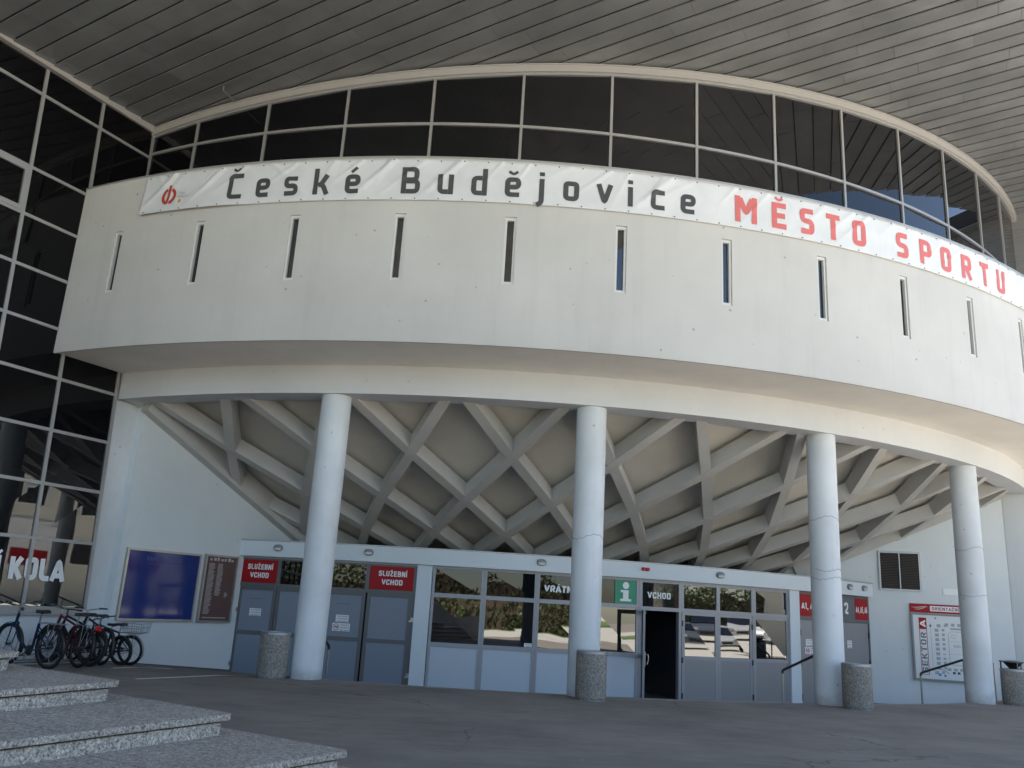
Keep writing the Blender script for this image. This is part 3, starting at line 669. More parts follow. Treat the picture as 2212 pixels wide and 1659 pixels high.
# grey doors at the right end
b = MB(); dslab(b, 9.43, 9.47, FLOOR, 2.343, -.1, .012); dslab(b, 9.47, 12.56, 1.60, 1.695, -.1, .012, n=6); dslab(b, 9.47, 12.56, 2.275, 2.343, -.1, .012, n=6); dslab(b, 12.56, 12.62, FLOOR, 2.343, -.1, .012)
b.build('door_frame', MALD, ef, smooth=False)
for s0, s1 in ((9.48, 10.98), (11.0, 12.55)):
    b = MB(); dslab(b, s0, s1, FLOOR, 1.598, -.06, -.01); d = b.build('door', MPANG, ef, smooth=False)
    hs = s0 if s0 < 10 else s1
    for hz in (1.2, .45, -.4):
        q = MB(); dslab(q, hs - .02, hs + .02, hz, hz + .16, -.005, .02); q.build('hinge', MBLK, d, smooth=False)
b = MB(); dslab(b, 9.47, 12.56, 1.695, 2.275, -.1, -.012, n=5); b.build('transom_panel', MALD, ef, smooth=False)
b = MB(); dslab(b, -5.42, 12.6, FLOOR - .01, 2.3, -.3, -.125, n=60)
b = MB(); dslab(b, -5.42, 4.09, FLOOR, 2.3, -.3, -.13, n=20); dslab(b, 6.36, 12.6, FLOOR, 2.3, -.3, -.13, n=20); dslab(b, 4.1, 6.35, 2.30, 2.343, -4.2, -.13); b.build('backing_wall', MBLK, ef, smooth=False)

# ------------------------------------------------------------------ signs fixed to the front
def dsign(name, s0, s1, z0, z1, o, mat, label, cat='sign', group=None, th=.012):
    b = MB(); n = 2; dslab(b, s0, s1, z0, z1, o - th, o); ob = b.build(name, mat, None, smooth=False); return tag(ob, label, cat, group)
def thing_at(ob, pt):   # move the origin of a one-mesh thing to pt
    off = Vector(pt); ob.data.transform(Matrix.Translation(-off)); ob.location = off; return ob
def sign_text(ob, body, h, sc, z, wd, mat, o, bold=.03, name='lettering'):
    return text_mesh(body, h, lambda u, v, d: dpt(sc + u, z + v, o + d), name, mat, ob, width=wd, bold=bold)
for s0, s1, lab in ((-5.285, -4.30, 'red sign reading SLUŽEBNÍ VCHOD over the leftmost grey door'), (-1.965, -.905, 'red sign reading SLUŽEBNÍ VCHOD between the left column and the pilaster')):
    o = dsign('service_entrance_sign', s0, s1, 1.718, 2.262, .004, MRED, lab, 'sign', 'red service entrance signs'); thing_at(o, dpt((s0 + s1) / 2, 1.718, 0))
    m_ = (s0 + s1) / 2 + .02; sign_text(o, 'SLUŽEBNÍ', .125, m_, 2.032, .68, MWHITE, .004); sign_text(o, 'VCHOD', .125, m_, 1.835, .50, MWHITE, .004)
o = dsign('information_sign', 3.955, 4.51, 1.722, 2.279, -.006, MGREEN, 'green square sign with a white letter i beside the VCHOD pane', 'sign'); thing_at(o, dpt(4.23, 1.722, 0))
im = MB(); c_ = 4.235
dslab(im, c_ - .07, c_ + .07, 1.84, 2.045, -.004, -.002, n=1); dslab(im, c_ - .13, c_ - .07, 1.99, 2.045, -.004, -.002, n=1); dslab(im, c_ - .14, c_ + .14, 1.785, 1.84, -.004, -.002, n=1)
pv = [dpt(c_ + .082 * math.cos(2 * math.pi * i / 24), 2.155 + .082 * math.sin(2 * math.pi * i / 24), -.002) for i in range(24)]; im.add(pv, [tuple(range(24))]); im.build('pictogram', MWHITE, o, smooth=False)
o = dsign('sector_sign', 9.475, 10.50, 1.70, 2.27, .006, MRED, 'red sign beginning A1, A2 beside the white pilaster, half behind the third column', 'sign', 'red sector signs'); thing_at(o, dpt(10, 1.70, 0)); sign_text(o, 'A1, A2, A3', .165, 10.02, 1.89, .92, MWHITE, .006)
o = dsign('sector_sign', 11.90, 12.555, 1.70, 2.27, .006, MRED, 'narrow red sign reading A4, A5, A6 at the right end of the entrance front', 'sign', 'red sector signs'); thing_at(o, dpt(12.2, 1.70, 0)); sign_text(o, 'A4, A5, A6', .165, 12.225, 1.89, .60, MWHITE, .006)
o = dsign('number_sign', 11.02, 11.885, 1.70, 2.27, .004, MDGR, 'dark grey sign with a white number 2 next to the narrow red sign', 'sign'); thing_at(o, dpt(11.45, 1.70, 0)); sign_text(o, '2', .31, 11.46, 1.83, .19, MWHITE, .004)
def notice(s0, s1, z0, z1, o, label, lines, dog=False):
    ob = dsign('notice', s0, s1, z0, z1, o, MWHITE, label, 'notice', 'small white notices stuck to the doors', .004); thing_at(ob, dpt((s0 + s1) / 2, z0, o)); H = z1 - z0; Wd = s1 - s0; n = len(lines)
    x0 = .36 if dog else .0
    for i, t in enumerate(lines):
        sign_text(ob, t, H / n * .42, s0 + Wd * (.5 + x0 / 2 + .02), z1 - H * (i + .72) / n - .008, Wd * (1 - x0) * (.78 if len(t) > 4 else .5), MNAVY, o, .02)
    if dog:
        k = MB(); cs, cz, rr = s0 + Wd * .22, (z0 + z1) / 2, H * .38
        pts = [dpt(cs + rr * math.cos(2 * math.pi * i / 24), cz + rr * math.sin(2 * math.pi * i / 24), o + .003) for i in range(24)]; k.tube(pts, .006, 5, closed=True)
        k.tube([dpt(cs - rr * .7, cz + rr * .7, o + .003), dpt(cs + rr * .7, cz - rr * .7, o + .003)], .005, 5); k.build('ban_ring', MRED, ob)
        k = MB(); dslab(k, cs - rr * .5, cs + rr * .45, cz - rr * .12, cz + rr * .18, o, o + .002, n=1); dslab(k, cs - rr * .45, cs - rr * .3, cz - rr * .5, cz - rr * .1, o, o + .002, n=1); dslab(k, cs + rr * .25, cs + rr * .4, cz - rr * .5, cz - rr * .1, o, o + .002, n=1); dslab(k, cs + rr * .35, cs + rr * .7, cz + rr * .1, cz + rr * .42, o, o + .002, n=1)
        k.build('dog_pictogram', MNAVY, ob, smooth=False)
for q in (-4.78, -2.55):
    b = MB(); dslab(b, q - .17, q + .17, 1.335, 1.347, -.02, -.0185); tag(b.build('door_imprint', MDGR, ef, smooth=False))
V3 = ['VSTUP ZAKÁZÁN', 'VYHRAZENO', 'VCHOD']
notice(-4.93, -4.62, .94, 1.115, -.016, 'white notice on the leftmost grey door under the red sign', ['NENÍ DOVOL', 'VYHRAZENO', 'VCHOD']) if False else notice(-4.93, -4.62, .94, 1.115, -.016, 'white notice on the leftmost grey door under the red sign', V3)
notice(-2.70, -2.385, .925, 1.09, -.016, 'white notice above the no dogs notice right of the left column', V3); notice(-2.765, -2.335, .72, .90, -.016, 'white no dogs notice with a red ring right of the left column', ['ZÁKAZ', 'VSTUPU', 'SE PSY'], True)
notice(1.79, 1.97, .61, .695, -.016, 'tiny white sticker in the lower corner of the second window', ['VRÁTNICE', 'TEL'])
notice(9.70, 9.99, .945, 1.12, -.006, 'white notice on the grey door left of the third column', V3); notice(9.66, 10.08, .745, .92, -.006, 'white no dogs notice on the grey door left of the third column', ['ZÁKAZ', 'VSTUPU', 'SE PSY'], True)
notice(11.46, 11.68, .93, 1.13, -.006, 'white notice on the grey door right of the third column', V3)
# ------------------------------------------------------------------ lamps on the canopy band
LAMPL = {-4.27: 'grey oval lamp above the leftmost red sign', -2.0: 'grey oval lamp just right of the left column', 2.085: 'grey oval lamp over the gatehouse window left of the second column', 6.73: 'grey oval lamp over the glazed double doors', 11.42: 'grey oval lamp half hidden by the third column', 12.14: 'rightmost grey oval lamp at the canopy end'}
def oval(mb, s, z, w_, h_, o0, o1, n=20, dome=0., mi=0):
    P = []
    def sup(a, k): c, s_ = math.cos(a), math.sin(a); return (abs(c) ** k * (1 if c > 0 else -1), abs(s_) ** k * (1 if s_ > 0 else -1))
    rings = [(1, o0), (1, o1 - dome * .5), (.8, o1 - dome * .12), (.45, o1)]
    for f, o in rings: P += [dpt(s + w_ / 2 * f * sup(2 * math.pi * i / n, .75)[0], z + h_ / 2 * f * sup(2 * math.pi * i / n, .75)[1], o) for i in range(n)]
    F = []
    for r_ in range(3):
        for i in range(n): F.append((r_ * n + i, r_ * n + (i + 1) % n, (r_ + 1) * n + (i + 1) % n, (r_ + 1) * n + i))
    F.append(tuple(3 * n + i for i in range(n))); mb.add(P, F, mi)
for s, lab in LAMPL.items():
    t = thing('wall_lamp', dpt(s, 2.56, .15), lab, 'lamp', 'oval wall lamps on the canopy band')
    b = MB(); oval(b, s, 2.56, .215, .155, .15, .225, dome=.05); b.build('housing', MLAMP, t, angle=60)
    b = MB(); oval(b, s, 2.528, .17, .07, .20, .231, dome=.02); b.build('lens', MLENS, t, angle=60)
t = thing('alarm_beacon', dpt(4.663, 2.567, .15), 'small red twin alarm light on the canopy band above the VCHOD pane', 'alarm light')
b = MB(); dslab(b, 4.565, 4.76, 2.53, 2.60, .15, .17); b.build('base', MLAMP, t, smooth=False)
for s in (4.61, 4.715):
    b = MB(); oval(b, s, 2.567, .095, .085, .17, .225, dome=.05); b.build('lens', MREDP, t, angle=60)

# ================================================================== BOARDS ON THE SIDE WALLS
def wall_board(fn, s0, s1, z0, z1, face, name, label, cat, t=.045, dep=.07, fm=MSTEEL):
    o = thing(name, fn((s0 + s1) / 2, z0, 0), label, cat); b = MB()
    slab(b, fn, s0 - t, s0, z0 - t, z1 + t, .002, dep); slab(b, fn, s1, s1 + t, z0 - t, z1 + t, .002, dep); slab(b, fn, s0, s1, z0 - t, z0, .002, dep); slab(b, fn, s0, s1, z1, z1 + t, .002, dep)
    b.build('frame', fm, o, smooth=False)
    b = MB(); slab(b, fn, s0, s1, z0, z1, .002, dep - .02); b.build('panel', face, o, smooth=False); return o, dep - .02
o, d0 = wall_board(lw, .13, 1.97, .80, 2.225, MBLUE, 'memorial_board', 'large glossy blue board in a steel frame on the left wall', 'notice board')
text_mesh('PAMĚTNÍ TABULE', .095, lambda u, v, d: lw(1.05 + u, 2.02 + v, d0 + d), 'lettering', new_mat('faded_blue_print', (.05, .075, .27), .3), o, width=.92, bold=.012)
b = MB(); slab(b, lw, .62, 1.48, 1.955, 1.962, d0, d0 + .002); b.build('rule', bpy.data.materials['faded_blue_print'], o, smooth=False)
o, d0 = wall_board(lw, 2.19, 3.06, .79, 2.25, MBRN, 'list_board', 'narrow brown board with columns of small white text beside the red sign', 'notice board')
b = MB(); r2 = random.Random(3)
for c0, n_, ln in ((2.27, 44, .20), (2.53, 28, .17)):
    for i in range(n_):
        z = 2.08 - i * .0265; slab(b, lw, c0, c0 + ln * r2.uniform(.7, 1.0), z, z + .013, d0, d0 + .002)
for i in range(4): slab(b, lw, 2.82, 2.82 + .1 * r2.uniform(.6, 1), 1.42 - i * .03, 1.435 - i * .03, d0, d0 + .002)
slab(b, lw, 2.27, 2.95, .845, .865, d0, d0 + .002)
for i in range(7): slab(b, lw, 2.28 + i * .105, 2.28 + i * .105 + .06 + .02 * (i % 2), 2.155, 2.155 + .05 + .015 * (i % 3), d0, d0 + .002)
b.build('lettering', new_mat('pale_print', (.42, .38, .36), .5), o, smooth=False)
# map board on the right wall
o, d0 = wall_board(rw, .95, 2.57, .24, 1.93, MMAP, 'map_board', 'white site map board reading SEKTOR A on the right wall', 'map board', .05, .08, MLAMP)
b = MB(); slab(b, rw, 2.22, 2.42, 1.55, 1.86, d0, d0 + .003); b.build('letter_panel', MRED, o, smooth=False)
b = MB(); slab(b, rw, 2.405, 2.42, .34, 1.55, d0, d0 + .003); slab(b, rw, 2.22, 2.235, .34, 1.55, d0, d0 + .003); slab(b, rw, 2.235, 2.405, .34, .352, d0, d0 + .003); b.build('letter_border', MRED, o, smooth=False)
rot = lambda c, z, dd: (lambda u, v, d: rw(c - .07 + v, z + u, dd + d))
text_mesh('SEKTOR', .145, rot(2.32, .93, d0), 'lettering', MDGR, o, width=1.08, bold=.02); text_mesh('A', .145, rot(2.32, 1.70, d0 + .003), 'lettering', MWHITE, o, width=.16, bold=.03)
text_mesh('HALA', .08, lambda u, v, d: rw(1.42 - u, 1.10 + v, d0 + d), 'lettering', MLGR, o, width=.28, bold=.01)
r2 = random.Random(5)
def mblk(s0, s1, z0, z1): b = MB(); slab(b, rw, s0, s1, z0, z1, d0, d0 + .002); b.build('map_block', MLGR, o, smooth=False)
for i in range(11):
    z = 1.62 - i * .125; x = 2.02 + (.06 if i in (0, 10) else 0) - (.12 if i == 0 else 0)
    mblk(x - .10, x, z, z + .085); mblk(x - .25, x - .18, z + .02, z + .02 + r2.uniform(.03, .08))
for i in range(5): mblk(1.66 - i * .16, 1.66 - i * .16 + .09, 1.66, 1.74); mblk(1.66 - i * .16, 1.66 - i * .16 + .1, .48, .55)
mblk(1.1, 1.62, 1.57, 1.62)
b = MB(); hall_o = [(1.68, 1.45), (1.60, 1.52), (1.1, 1.52), (1.02, 1.45), (1.02, .72), (1.10, .64), (1.60, .64), (1.68, .72)]
b.tube([rw(x, z, d0 + .001) for x, z in hall_o], .004, 4, closed=True)
for z in (.92, 1.26): b.tube([rw(1.02, z, d0 + .001), rw(1.68, z, d0 + .001)], .003, 4)
b.tube([rw(1.55 + .05 * math.cos(i * .4), 1.39 + .05 * math.sin(i * .4), d0 + .001) for i in range(16)], .003, 4, closed=True); b.tube([rw(2.12, 1.75, d0 + .001), rw(2.12, .45, d0 + .001)], .003, 4); b.build('map_outline', MDGR, o)
b = MB(); slab(b, rw, 1.56, 1.63, .40, .46, d0, d0 + .003); slab(b, rw, 1.44, 1.51, .40, .46, d0, d0 + .003); b.tube([rw(1.95 - .04 * i, .52 - .10 * (1 - math.cos(i * .3)) , d0 + .001) for i in range(7)], .008, 4); b.build('map_mark', MNAVY, o)
b = MB(); slab(b, rw, 1.92, 2.0, .33, .40, d0, d0 + .003); b.build('map_mark', MCYAN, o, smooth=False)
b = MB(); slab(b, rw, 2.1, 2.15, 1.62, 1.68, d0, d0 + .003); slab(b, rw, 1.96, 2.0, 1.84, 1.88, d0, d0 + .003); slab(b, rw, 1.80, 1.85, .32, .37, d0, d0 + .003); b.build('map_mark', MDGR, o, smooth=False)
o = thing('orientation_sign', rw(1.8, 1.98, 0), 'long red header sign with a white strip reading ORIENTAČNÍ above the map board', 'sign')
b = MB(); slab(b, rw, .92, 2.62, 2.0, 2.235, .002, .05); b.build('panel', MRED, o, smooth=False)
b = MB(); slab(b, rw, .96, 2.10, 2.045, 2.19, .05, .053); b.build('strip', MWHITE, o, smooth=False)
text_mesh('ORIENTAČNÍ PLÁN', .085, lambda u, v, d: rw(1.53 - u, 2.075 + v, .053 + d), 'lettering', MRED, o, width=1.05, bold=.01)
b = MB(); b.tube([rw(2.58, 2.135, .052), rw(2.46, 2.13, .052), rw(2.3, 2.15, .052), rw(2.16, 2.16, .052)], [.003, .008, .01, .003], 5); b.tube([rw(2.50, 2.09, .052), rw(2.42, 2.08, .052), rw(2.27, 2.12, .052), rw(2.20, 2.18, .052)], [.003, .008, .008, .003], 5); b.build('emblem', MWHITE, o)
o = thing('blank_plate', rw(1.4, 2.52, 0), 'blank white plate on the right wall partly behind the fourth column', 'plate'); b = MB(); slab(b, rw, 1.05, 1.72, 2.515, 2.68, .002, .02); b.build('plate', MWHITE, o, smooth=False)
o = thing('ventilation_grille', rw(2.83, 2.6, 0), 'dark louvred ventilation grille high on the right wall', 'vent'); b = MB()
s0, s1, z0, z1 = 2.32, 3.34, 2.61, 3.61
for q in ((s0 - .05, s0, z0 - .05, z1 + .05), (s1, s1 + .05, z0 - .05, z1 + .05), (s0, s1, z0 - .05, z0), (s0, s1, z1, z1 + .05), (2.815, 2.845, z0, z1)): slab(b, rw, *q, .002, .05)
b.build('frame', MGALV, o, smooth=False); b = MB(); slab(b, rw, s0, s1, z0, z1, .002, .01); b.build('backing', MVENTB, o, smooth=False)
b = MB()
for i in range(22):
    z = z0 + .012 + i * .0452
    for a_, c_ in ((s0, 2.814), (2.846, s1)): b.hexa([rw(a_, z, .042), rw(c_, z, .042), rw(c_, z + .004, .046), rw(a_, z + .004, .046), rw(a_, z + .03, .012), rw(c_, z + .03, .012), rw(c_, z + .034, .016), rw(a_, z + .034, .016)])
b.build('louvres', MVENT, o, smooth=False)

# ================================================================== BANNER
BZ0, BZ1, BA0, BA1 = 8.71, 9.545, -22.32, 40.0
folds = []
rf_ = random.Random(11)
for i in range(34):
    a = BA0 + 1 + i * 1.85 + rf_.uniform(-.5, .5); folds.append((a, BZ1, a + rf_.choice((-1, 1)) * rf_.uniform(1.0, 2.6), BZ1 - rf_.uniform(.45, .85), rf_.uniform(.014, .032), rf_.uniform(.035, .065)))
    if i % 2: a += .7; folds.append((a, BZ0, a + rf_.uniform(-1.6, 1.6), BZ0 + rf_.uniform(.2, .5), rf_.uniform(.004, .010), rf_.uniform(.025, .05)))
for a in (-20.1, -16.9, -6.7, -3.0, 8.4): folds.append((a, BZ1, a - 2.3, BZ0 + .05, .048, .06))
def bdisp(az, z):
    d = .035 + .006 * math.sin(az * 1.3) * math.sin((z - BZ0) * 5)
    for a0, z0, a1, z1, am, wd in folds:
        if abs(az - (a0 + a1) / 2) > 3: continue
        x, y = (az - a0) * .349, z - z0; dx, dy = (a1 - a0) * .349, z1 - z0; L2 = dx * dx + dy * dy; t = min(1, max(0, (x * dx + y * dy) / L2)); q = math.hypot(x - t * dx, y - t * dy)
        d += am * .8 * math.exp(-(q / wd) ** 2) * (1 - t) ** .6
    if az < -15 and z < BZ0 + .5: d += .05 * (1 - (z - BZ0) / .5) * smoothstep(-14.5, -17, az)     # lower left edge hangs loose
    return d
def bedge(az, z):    # slack lower edge at the left end
    return z - (.0 if az > -13 else 0.0)
ban = thing('banner', pol(RF + .05, 5, BZ0), 'long white vinyl banner wrapped round the drum with black and red lettering', 'banner')
b = MB(); na, nz = 900, 34
for i in range(na + 1):
    a = BA0 + (BA1 - BA0) * i / na
    for j in range(nz + 1):
        z = BZ0 + (BZ1 - BZ0) * j / nz; b.v.append(pol(RF + bdisp(a, z), a, z))
for i in range(na):
    for j in range(nz): q = i * (nz + 1) + j; b.f.append((q, q + nz + 1, q + nz + 2, q + 1)); b.m.append(0)
o = b.build('sheet', MBAN, ban, recalc=False, angle=180); sdm = o.modifiers.new('thickness', 'SOLIDIFY'); sdm.thickness = .004; sdm.offset = -1
def bmap(az_c, zb, x, y): a = az_c + x / RF * 57.2958; z = zb + y; return pol(RF + bdisp(a, z) + .009, a, z)
CAP = .545
def put(chars, mat, name, w0):
    for ch, az in chars:
        mb = MB(); wd, paths = glyph(ch)
        for p, w2 in paths:
            V, F = stroke(p, w2 or w0, .13); 
            # subdivide along so that letters follow the cloth
            VV, FF = [], []
            for f in F:
                A, B_, C_, D_ = (V[i] for i in f); L_ = max((B_ - C_).length, (A - D_).length); n = max(1, int(L_ / .05)); nw = 4
                st = len(VV)
                for i in range(n + 1):
                    t = i / n
                    for j in range(nw + 1): u = j / nw; VV.append((A * (1 - t) + D_ * t) * (1 - u) + (B_ * (1 - t) + C_ * t) * u)
                for i in range(n):
                    for j in range(nw): q = st + i * (nw + 1) + j; FF.append((q, q + 1, q + nw + 2, q + nw + 1))
            mb.add([bmap(az, 8.835, (v.x - wd / 2) * CAP, v.y * CAP) for v in VV], FF)
        mb.build(name, mat, ban, recalc=False, smooth=False)
put([('Č', -15.93), ('e', -14.2), ('s', -12.50), ('k', -10.75), ('é', -8.95), ('B', -5.75), ('u', -3.86), ('d', -2.06), ('ě', -.26), ('j', 1.2), ('o', 2.85), ('v', 4.65), ('i', 6.05), ('c', 7.58), ('e', 9.28)], MGREY, 'letter', .175)
put([('M', 12.66), ('Ě', 14.69), ('S', 16.47), ('T', 18.22), ('O', 20.03), ('S', 23.31), ('P', 25.2), ('O', 27.05), ('R', 29.02), ('T', 30.91), ('U', 32.8)], MREDL, 'letter', .205)
# city emblem at the left end
em = MB(); zc = 9.045; ac = -20.35
def arcp(r0, r1, a0, a1, cx=0): return [(cx + r0 * math.cos(R(a0 + (a1 - a0) * i / 14)), r1 * math.sin(R(a0 + (a1 - a0) * i / 14))) for i in range(15)]
for p, w_ in ((arcp(.125, .155, 105, 262, -.015), .068), (arcp(.125, .155, -82, 70, .015), .068), ([(0, .25), (0, 0), (-.03, -.17)], .06)):
    V, F = stroke(p, w_, .02); em.add([bmap(ac, zc, v.x, v.y) for v in V], F)
em.build('emblem', new_mat('emblem_red', (.42, .05, .03), .6), ban, recalc=False, smooth=False)
for t_, y_, w_ in (('České', .02, .15), ('Budějovice', -.055, .25)):
    text_mesh(t_, .05, lambda u, v, d, y_=y_, w_=w_: bmap(-19.68, zc, u + w_ / 2, y_ + v), 'lettering', MLGR, ban, width=w_, bold=.0)
b = MB(); b.add([bmap(-19.62, zc, x, y) for x, y in ((0, -.17), (.075, -.17), (.075, -.10), (0, -.10))], [(0, 1, 2, 3)]); b.build('colour_square', MYEL, ban, recalc=False, smooth=False)
for i in range(48):
    a = BA0 + .35 + i * 1.27
    for z in (BZ1 - .03, BZ0 + .03):
        b = MB(); c_ = bmap(a, z, 0, 0); b.lathe([(.013, -.004), (.013, .004)], (0, 0, 0), 8); T = Matrix.Translation(c_) @ Vector((math.sin(R(a)), -math.cos(R(a)), 0)).to_track_quat('Z', 'Y').to_matrix().to_4x4()
        b.xf(T); b.build('eyelet', MDST, ban)

# ================================================================== GRANITE STEPS
gs = thing('granite_steps', (-3, 5, 0), 'broad speckled granite steps in the lower left foreground', 'steps')
corners = [(.80, 5.75, .15, 47), (-.08, 6.13, .30, 52.5), (-.99, 6.50, .45, 58), (-1.96, 6.88, .60, 63.5), (-3.01, 7.25, .75, 70), (-4.03, 7.57, .90, 76), (-5.1, 7.85, 1.05, 80)]
for x, y, z, an in corners:
    e = Vector((-math.cos(R(an)), -math.sin(R(an)), 0)); gdir = Vector((-math.cos(R(31)), math.sin(R(31)), 0)); P = Vector((x, y, 0))
    nrm = Vector((-e.y, e.x, 0)); nrm = nrm if nrm.x > 0 else -nrm
    def poly(inset, z0, z1, ch, L0=0., L1=6.5, mb=None):
        # front face along e, return along gdir, small chamfer at the corner
        a = P - nrm * inset - Vector((math.sin(R(31)), math.cos(R(31)), 0)) * inset
        pts = [a + e * L1, a + e * ch, a + gdir * ch, a + gdir * 7, a + gdir * 7 + e * L1]
        k = len(pts); vs = [p + Vector((0, 0, z0)) for p in pts] + [p + Vector((0, 0, z1)) for p in pts]
        mb.add(vs, [tuple(range(k))[::-1], tuple(range(k, 2 * k))] + [(i, (i + 1) % k, k + (i + 1) % k, k + i) for i in range(k)])
    b = MB(); poly(.035, -.1, z - .060, .07, mb=b); sp = b.build('riser', MGRA, gs, smooth=False, bevel=.004)
    b = MB(); poly(0, z - .046, z, .05, mb=b); b.build('tread', MGRT, gs, smooth=False, bevel=.008)
    b = MB(); poly(.05, z - .062, z - .044, .08, mb=b); b.build('joint_and_shadow', MBLK, gs, smooth=False)  # black strip paints in the shadow under the tread's overhang
    b = MB()
    for d in (1.35 + .5 * (z * 7 % 1), 3.1 + .4 * (z * 5 % 1)):
        a = P - nrm * .04 - Vector((math.sin(R(31)), math.cos(R(31)), 0)) * .04 + e * d
        q = [a - e * .002 + nrm * .001, a + e * .002 + nrm * .001]; b.add([q[0] + Vector((0, 0, z - .15)), q[1] + Vector((0, 0, z - .15)), q[1] + Vector((0, 0, z - .052)), q[0] + Vector((0, 0, z - .052))], [(0, 1, 2, 3)])
        c_ = P + e * d - nrm * .05; b.add([c_ - e * .0025 + Vector((0, 0, z + .001)), c_ + e * .0025 + Vector((0, 0, z + .001)), c_ + e * .0025 + gdir * 1.2 + Vector((0, 0, z + .001)), c_ - e * .0025 + gdir * 1.2 + Vector((0, 0, z + .001))], [(0, 1, 2, 3)])
    b.build('joint_and_shadow', MVENTB, gs, smooth=False, recalc=False)  # thin dark joints between the stone slabs

# ================================================================== LITTER BINS
def bin_(x, y, z, label, lid=False, h=.83, r=.272):
    o = thing('litter_bin', (x, y, z), label, 'litter bin', 'round exposed aggregate litter bins'); b = MB()
    b.lathe([(r - .012, .0), (r - .012, .03), (r, .045), (r + .003, .3), (r, h - .06), (r - .006, h - .05)], (0, 0, 0), 40); b.build('body', MBIN, o, local=True)
    b = MB(); prof = [(r - .05, h - .052), (r + .006, h - .05), (r + .006, h - .012), (r - .004, h), (r - .045, h), (r - .05, h - .30)]; b.lathe(prof, (0, 0, 0), 40); b.build('rim', MGALV, o, local=True)
    if lid:
        b = MB(); b.lathe([(r - .02, h + .14), (r + .015, h + .145), (r + .01, h + .165), (.05, h + .185)], (0, 0, 0), 32); b.build('lid', MDST, o, local=True)
        for a in (20, 140, 260):
            b = MB(); b.box(-.012, .012, -.012, .012, h - .01, h + .145, 0, Matrix.Translation((r * .9 * math.cos(R(a)), r * .9 * math.sin(R(a)), 0)))
            b.build('lid_support', MDST, o, local=True, smooth=False)
        b = MB(); b.lathe([(.06, h - .02), (.2, h + .135)], (0, 0, 0), 24); b.build('funnel', MBLK, o, local=True)
bin_(-4.09, 16.30, -.02, 'speckled stone litter bin standing against the leftmost round column'); bin_(1.70, 15.66, 0, 'speckled stone litter bin in front of the second column'); bin_(6.92, 16.88, 0, 'speckled stone litter bin right beside the third column'); bin_(11.85, 20.10, 0, 'stone litter bin with a raised dark lid at the right edge', True, h=.78)

# ================================================================== HANDRAILS
def handrail(az, r0, z0, r1, z1, label):
    o = thing('handrail', pol(r1, az, FLOOR), label, 'handrail', 'handrails by the entrance steps'); b = MB()
    top = pol(r0, az, z0); bend = pol(r1 + .05, az, z1 + .05 * (z0 - z1) / (r0 - r1)); 
    b.tube([pol(r0 + .02, az, z0), top, bend, pol(r1 + .008, az, z1 - .01), pol(r1, az, z1 - .06)], .027, 10); b.build('rail', MDST, o)
    b = MB(); b.tube([pol(r1, az, z1 - .055), pol(r1, az, FLOOR)], .021, 10); b.build('post', MSTEEL, o)
    b = MB(); b.tube([pol(r0 + .02, az, z0), pol(r0 + .02, az, -.02)], .02, 10); b.build('post', MSTEEL, o)
    return o
handrail(-10.9, 17.62, .84, 17.0, .54, 'dark handrail descending behind the leftmost round column'); handrail(22, 17.62, .90, 16.62, .52, 'dark handrail with steel post left of the third column'); handrail(38.2, 17.66, .90, 16.66, .52, 'dark handrail in front of the map board')
b_ = thing('steel_post', pol(18.0, 41.0), 'thin steel post between the fourth column and the lidded bin', 'post'); b = MB(); b.tube([(0, 0, 0), (0, 0, .85)], .02, 8); b.tube([(0, 0, .85), (0, 0, .87)], .026, 8); b.build('post', MSTEEL, b_, local=True)

# ================================================================== BICYCLES
def wheel_parts(parent, x, r, tyre, rimm):
    q = bpy.data.objects.new('wheel', None); COL.objects.link(q); q.parent = parent; q.location = (x, 0, r); q.empty_display_size = .1
    ring = lambda rr: [(rr * math.cos(2 * math.pi * i / 36), 0, rr * math.sin(2 * math.pi * i / 36)) for i in range(36)]
    b = MB(); b.tube(ring(r - tyre), tyre, 8, closed=True); b.build('tyre', MRUB, q, local=True, angle=80)
    b = MB(); b.tube(ring(r - 2.1 * tyre), .010, 6, closed=True); b.build('rim', rimm, q, local=True, angle=80)
    b = MB(); b.tube([(0, -.045, 0), (0, .045, 0)], .022, 10)
    for i in range(28):
        a = 2 * math.pi * i / 28; s_ = .035 * (1 if i % 2 else -1); b.tube([(.02 * math.cos(a + .6), s_, .02 * math.sin(a + .6)), ((r - 2.1 * tyre) * math.cos(a), 0, (r - 2.1 * tyre) * math.sin(a))], .0016, 3, cap=False)
    b.build('spokes', MDST, q, local=True)
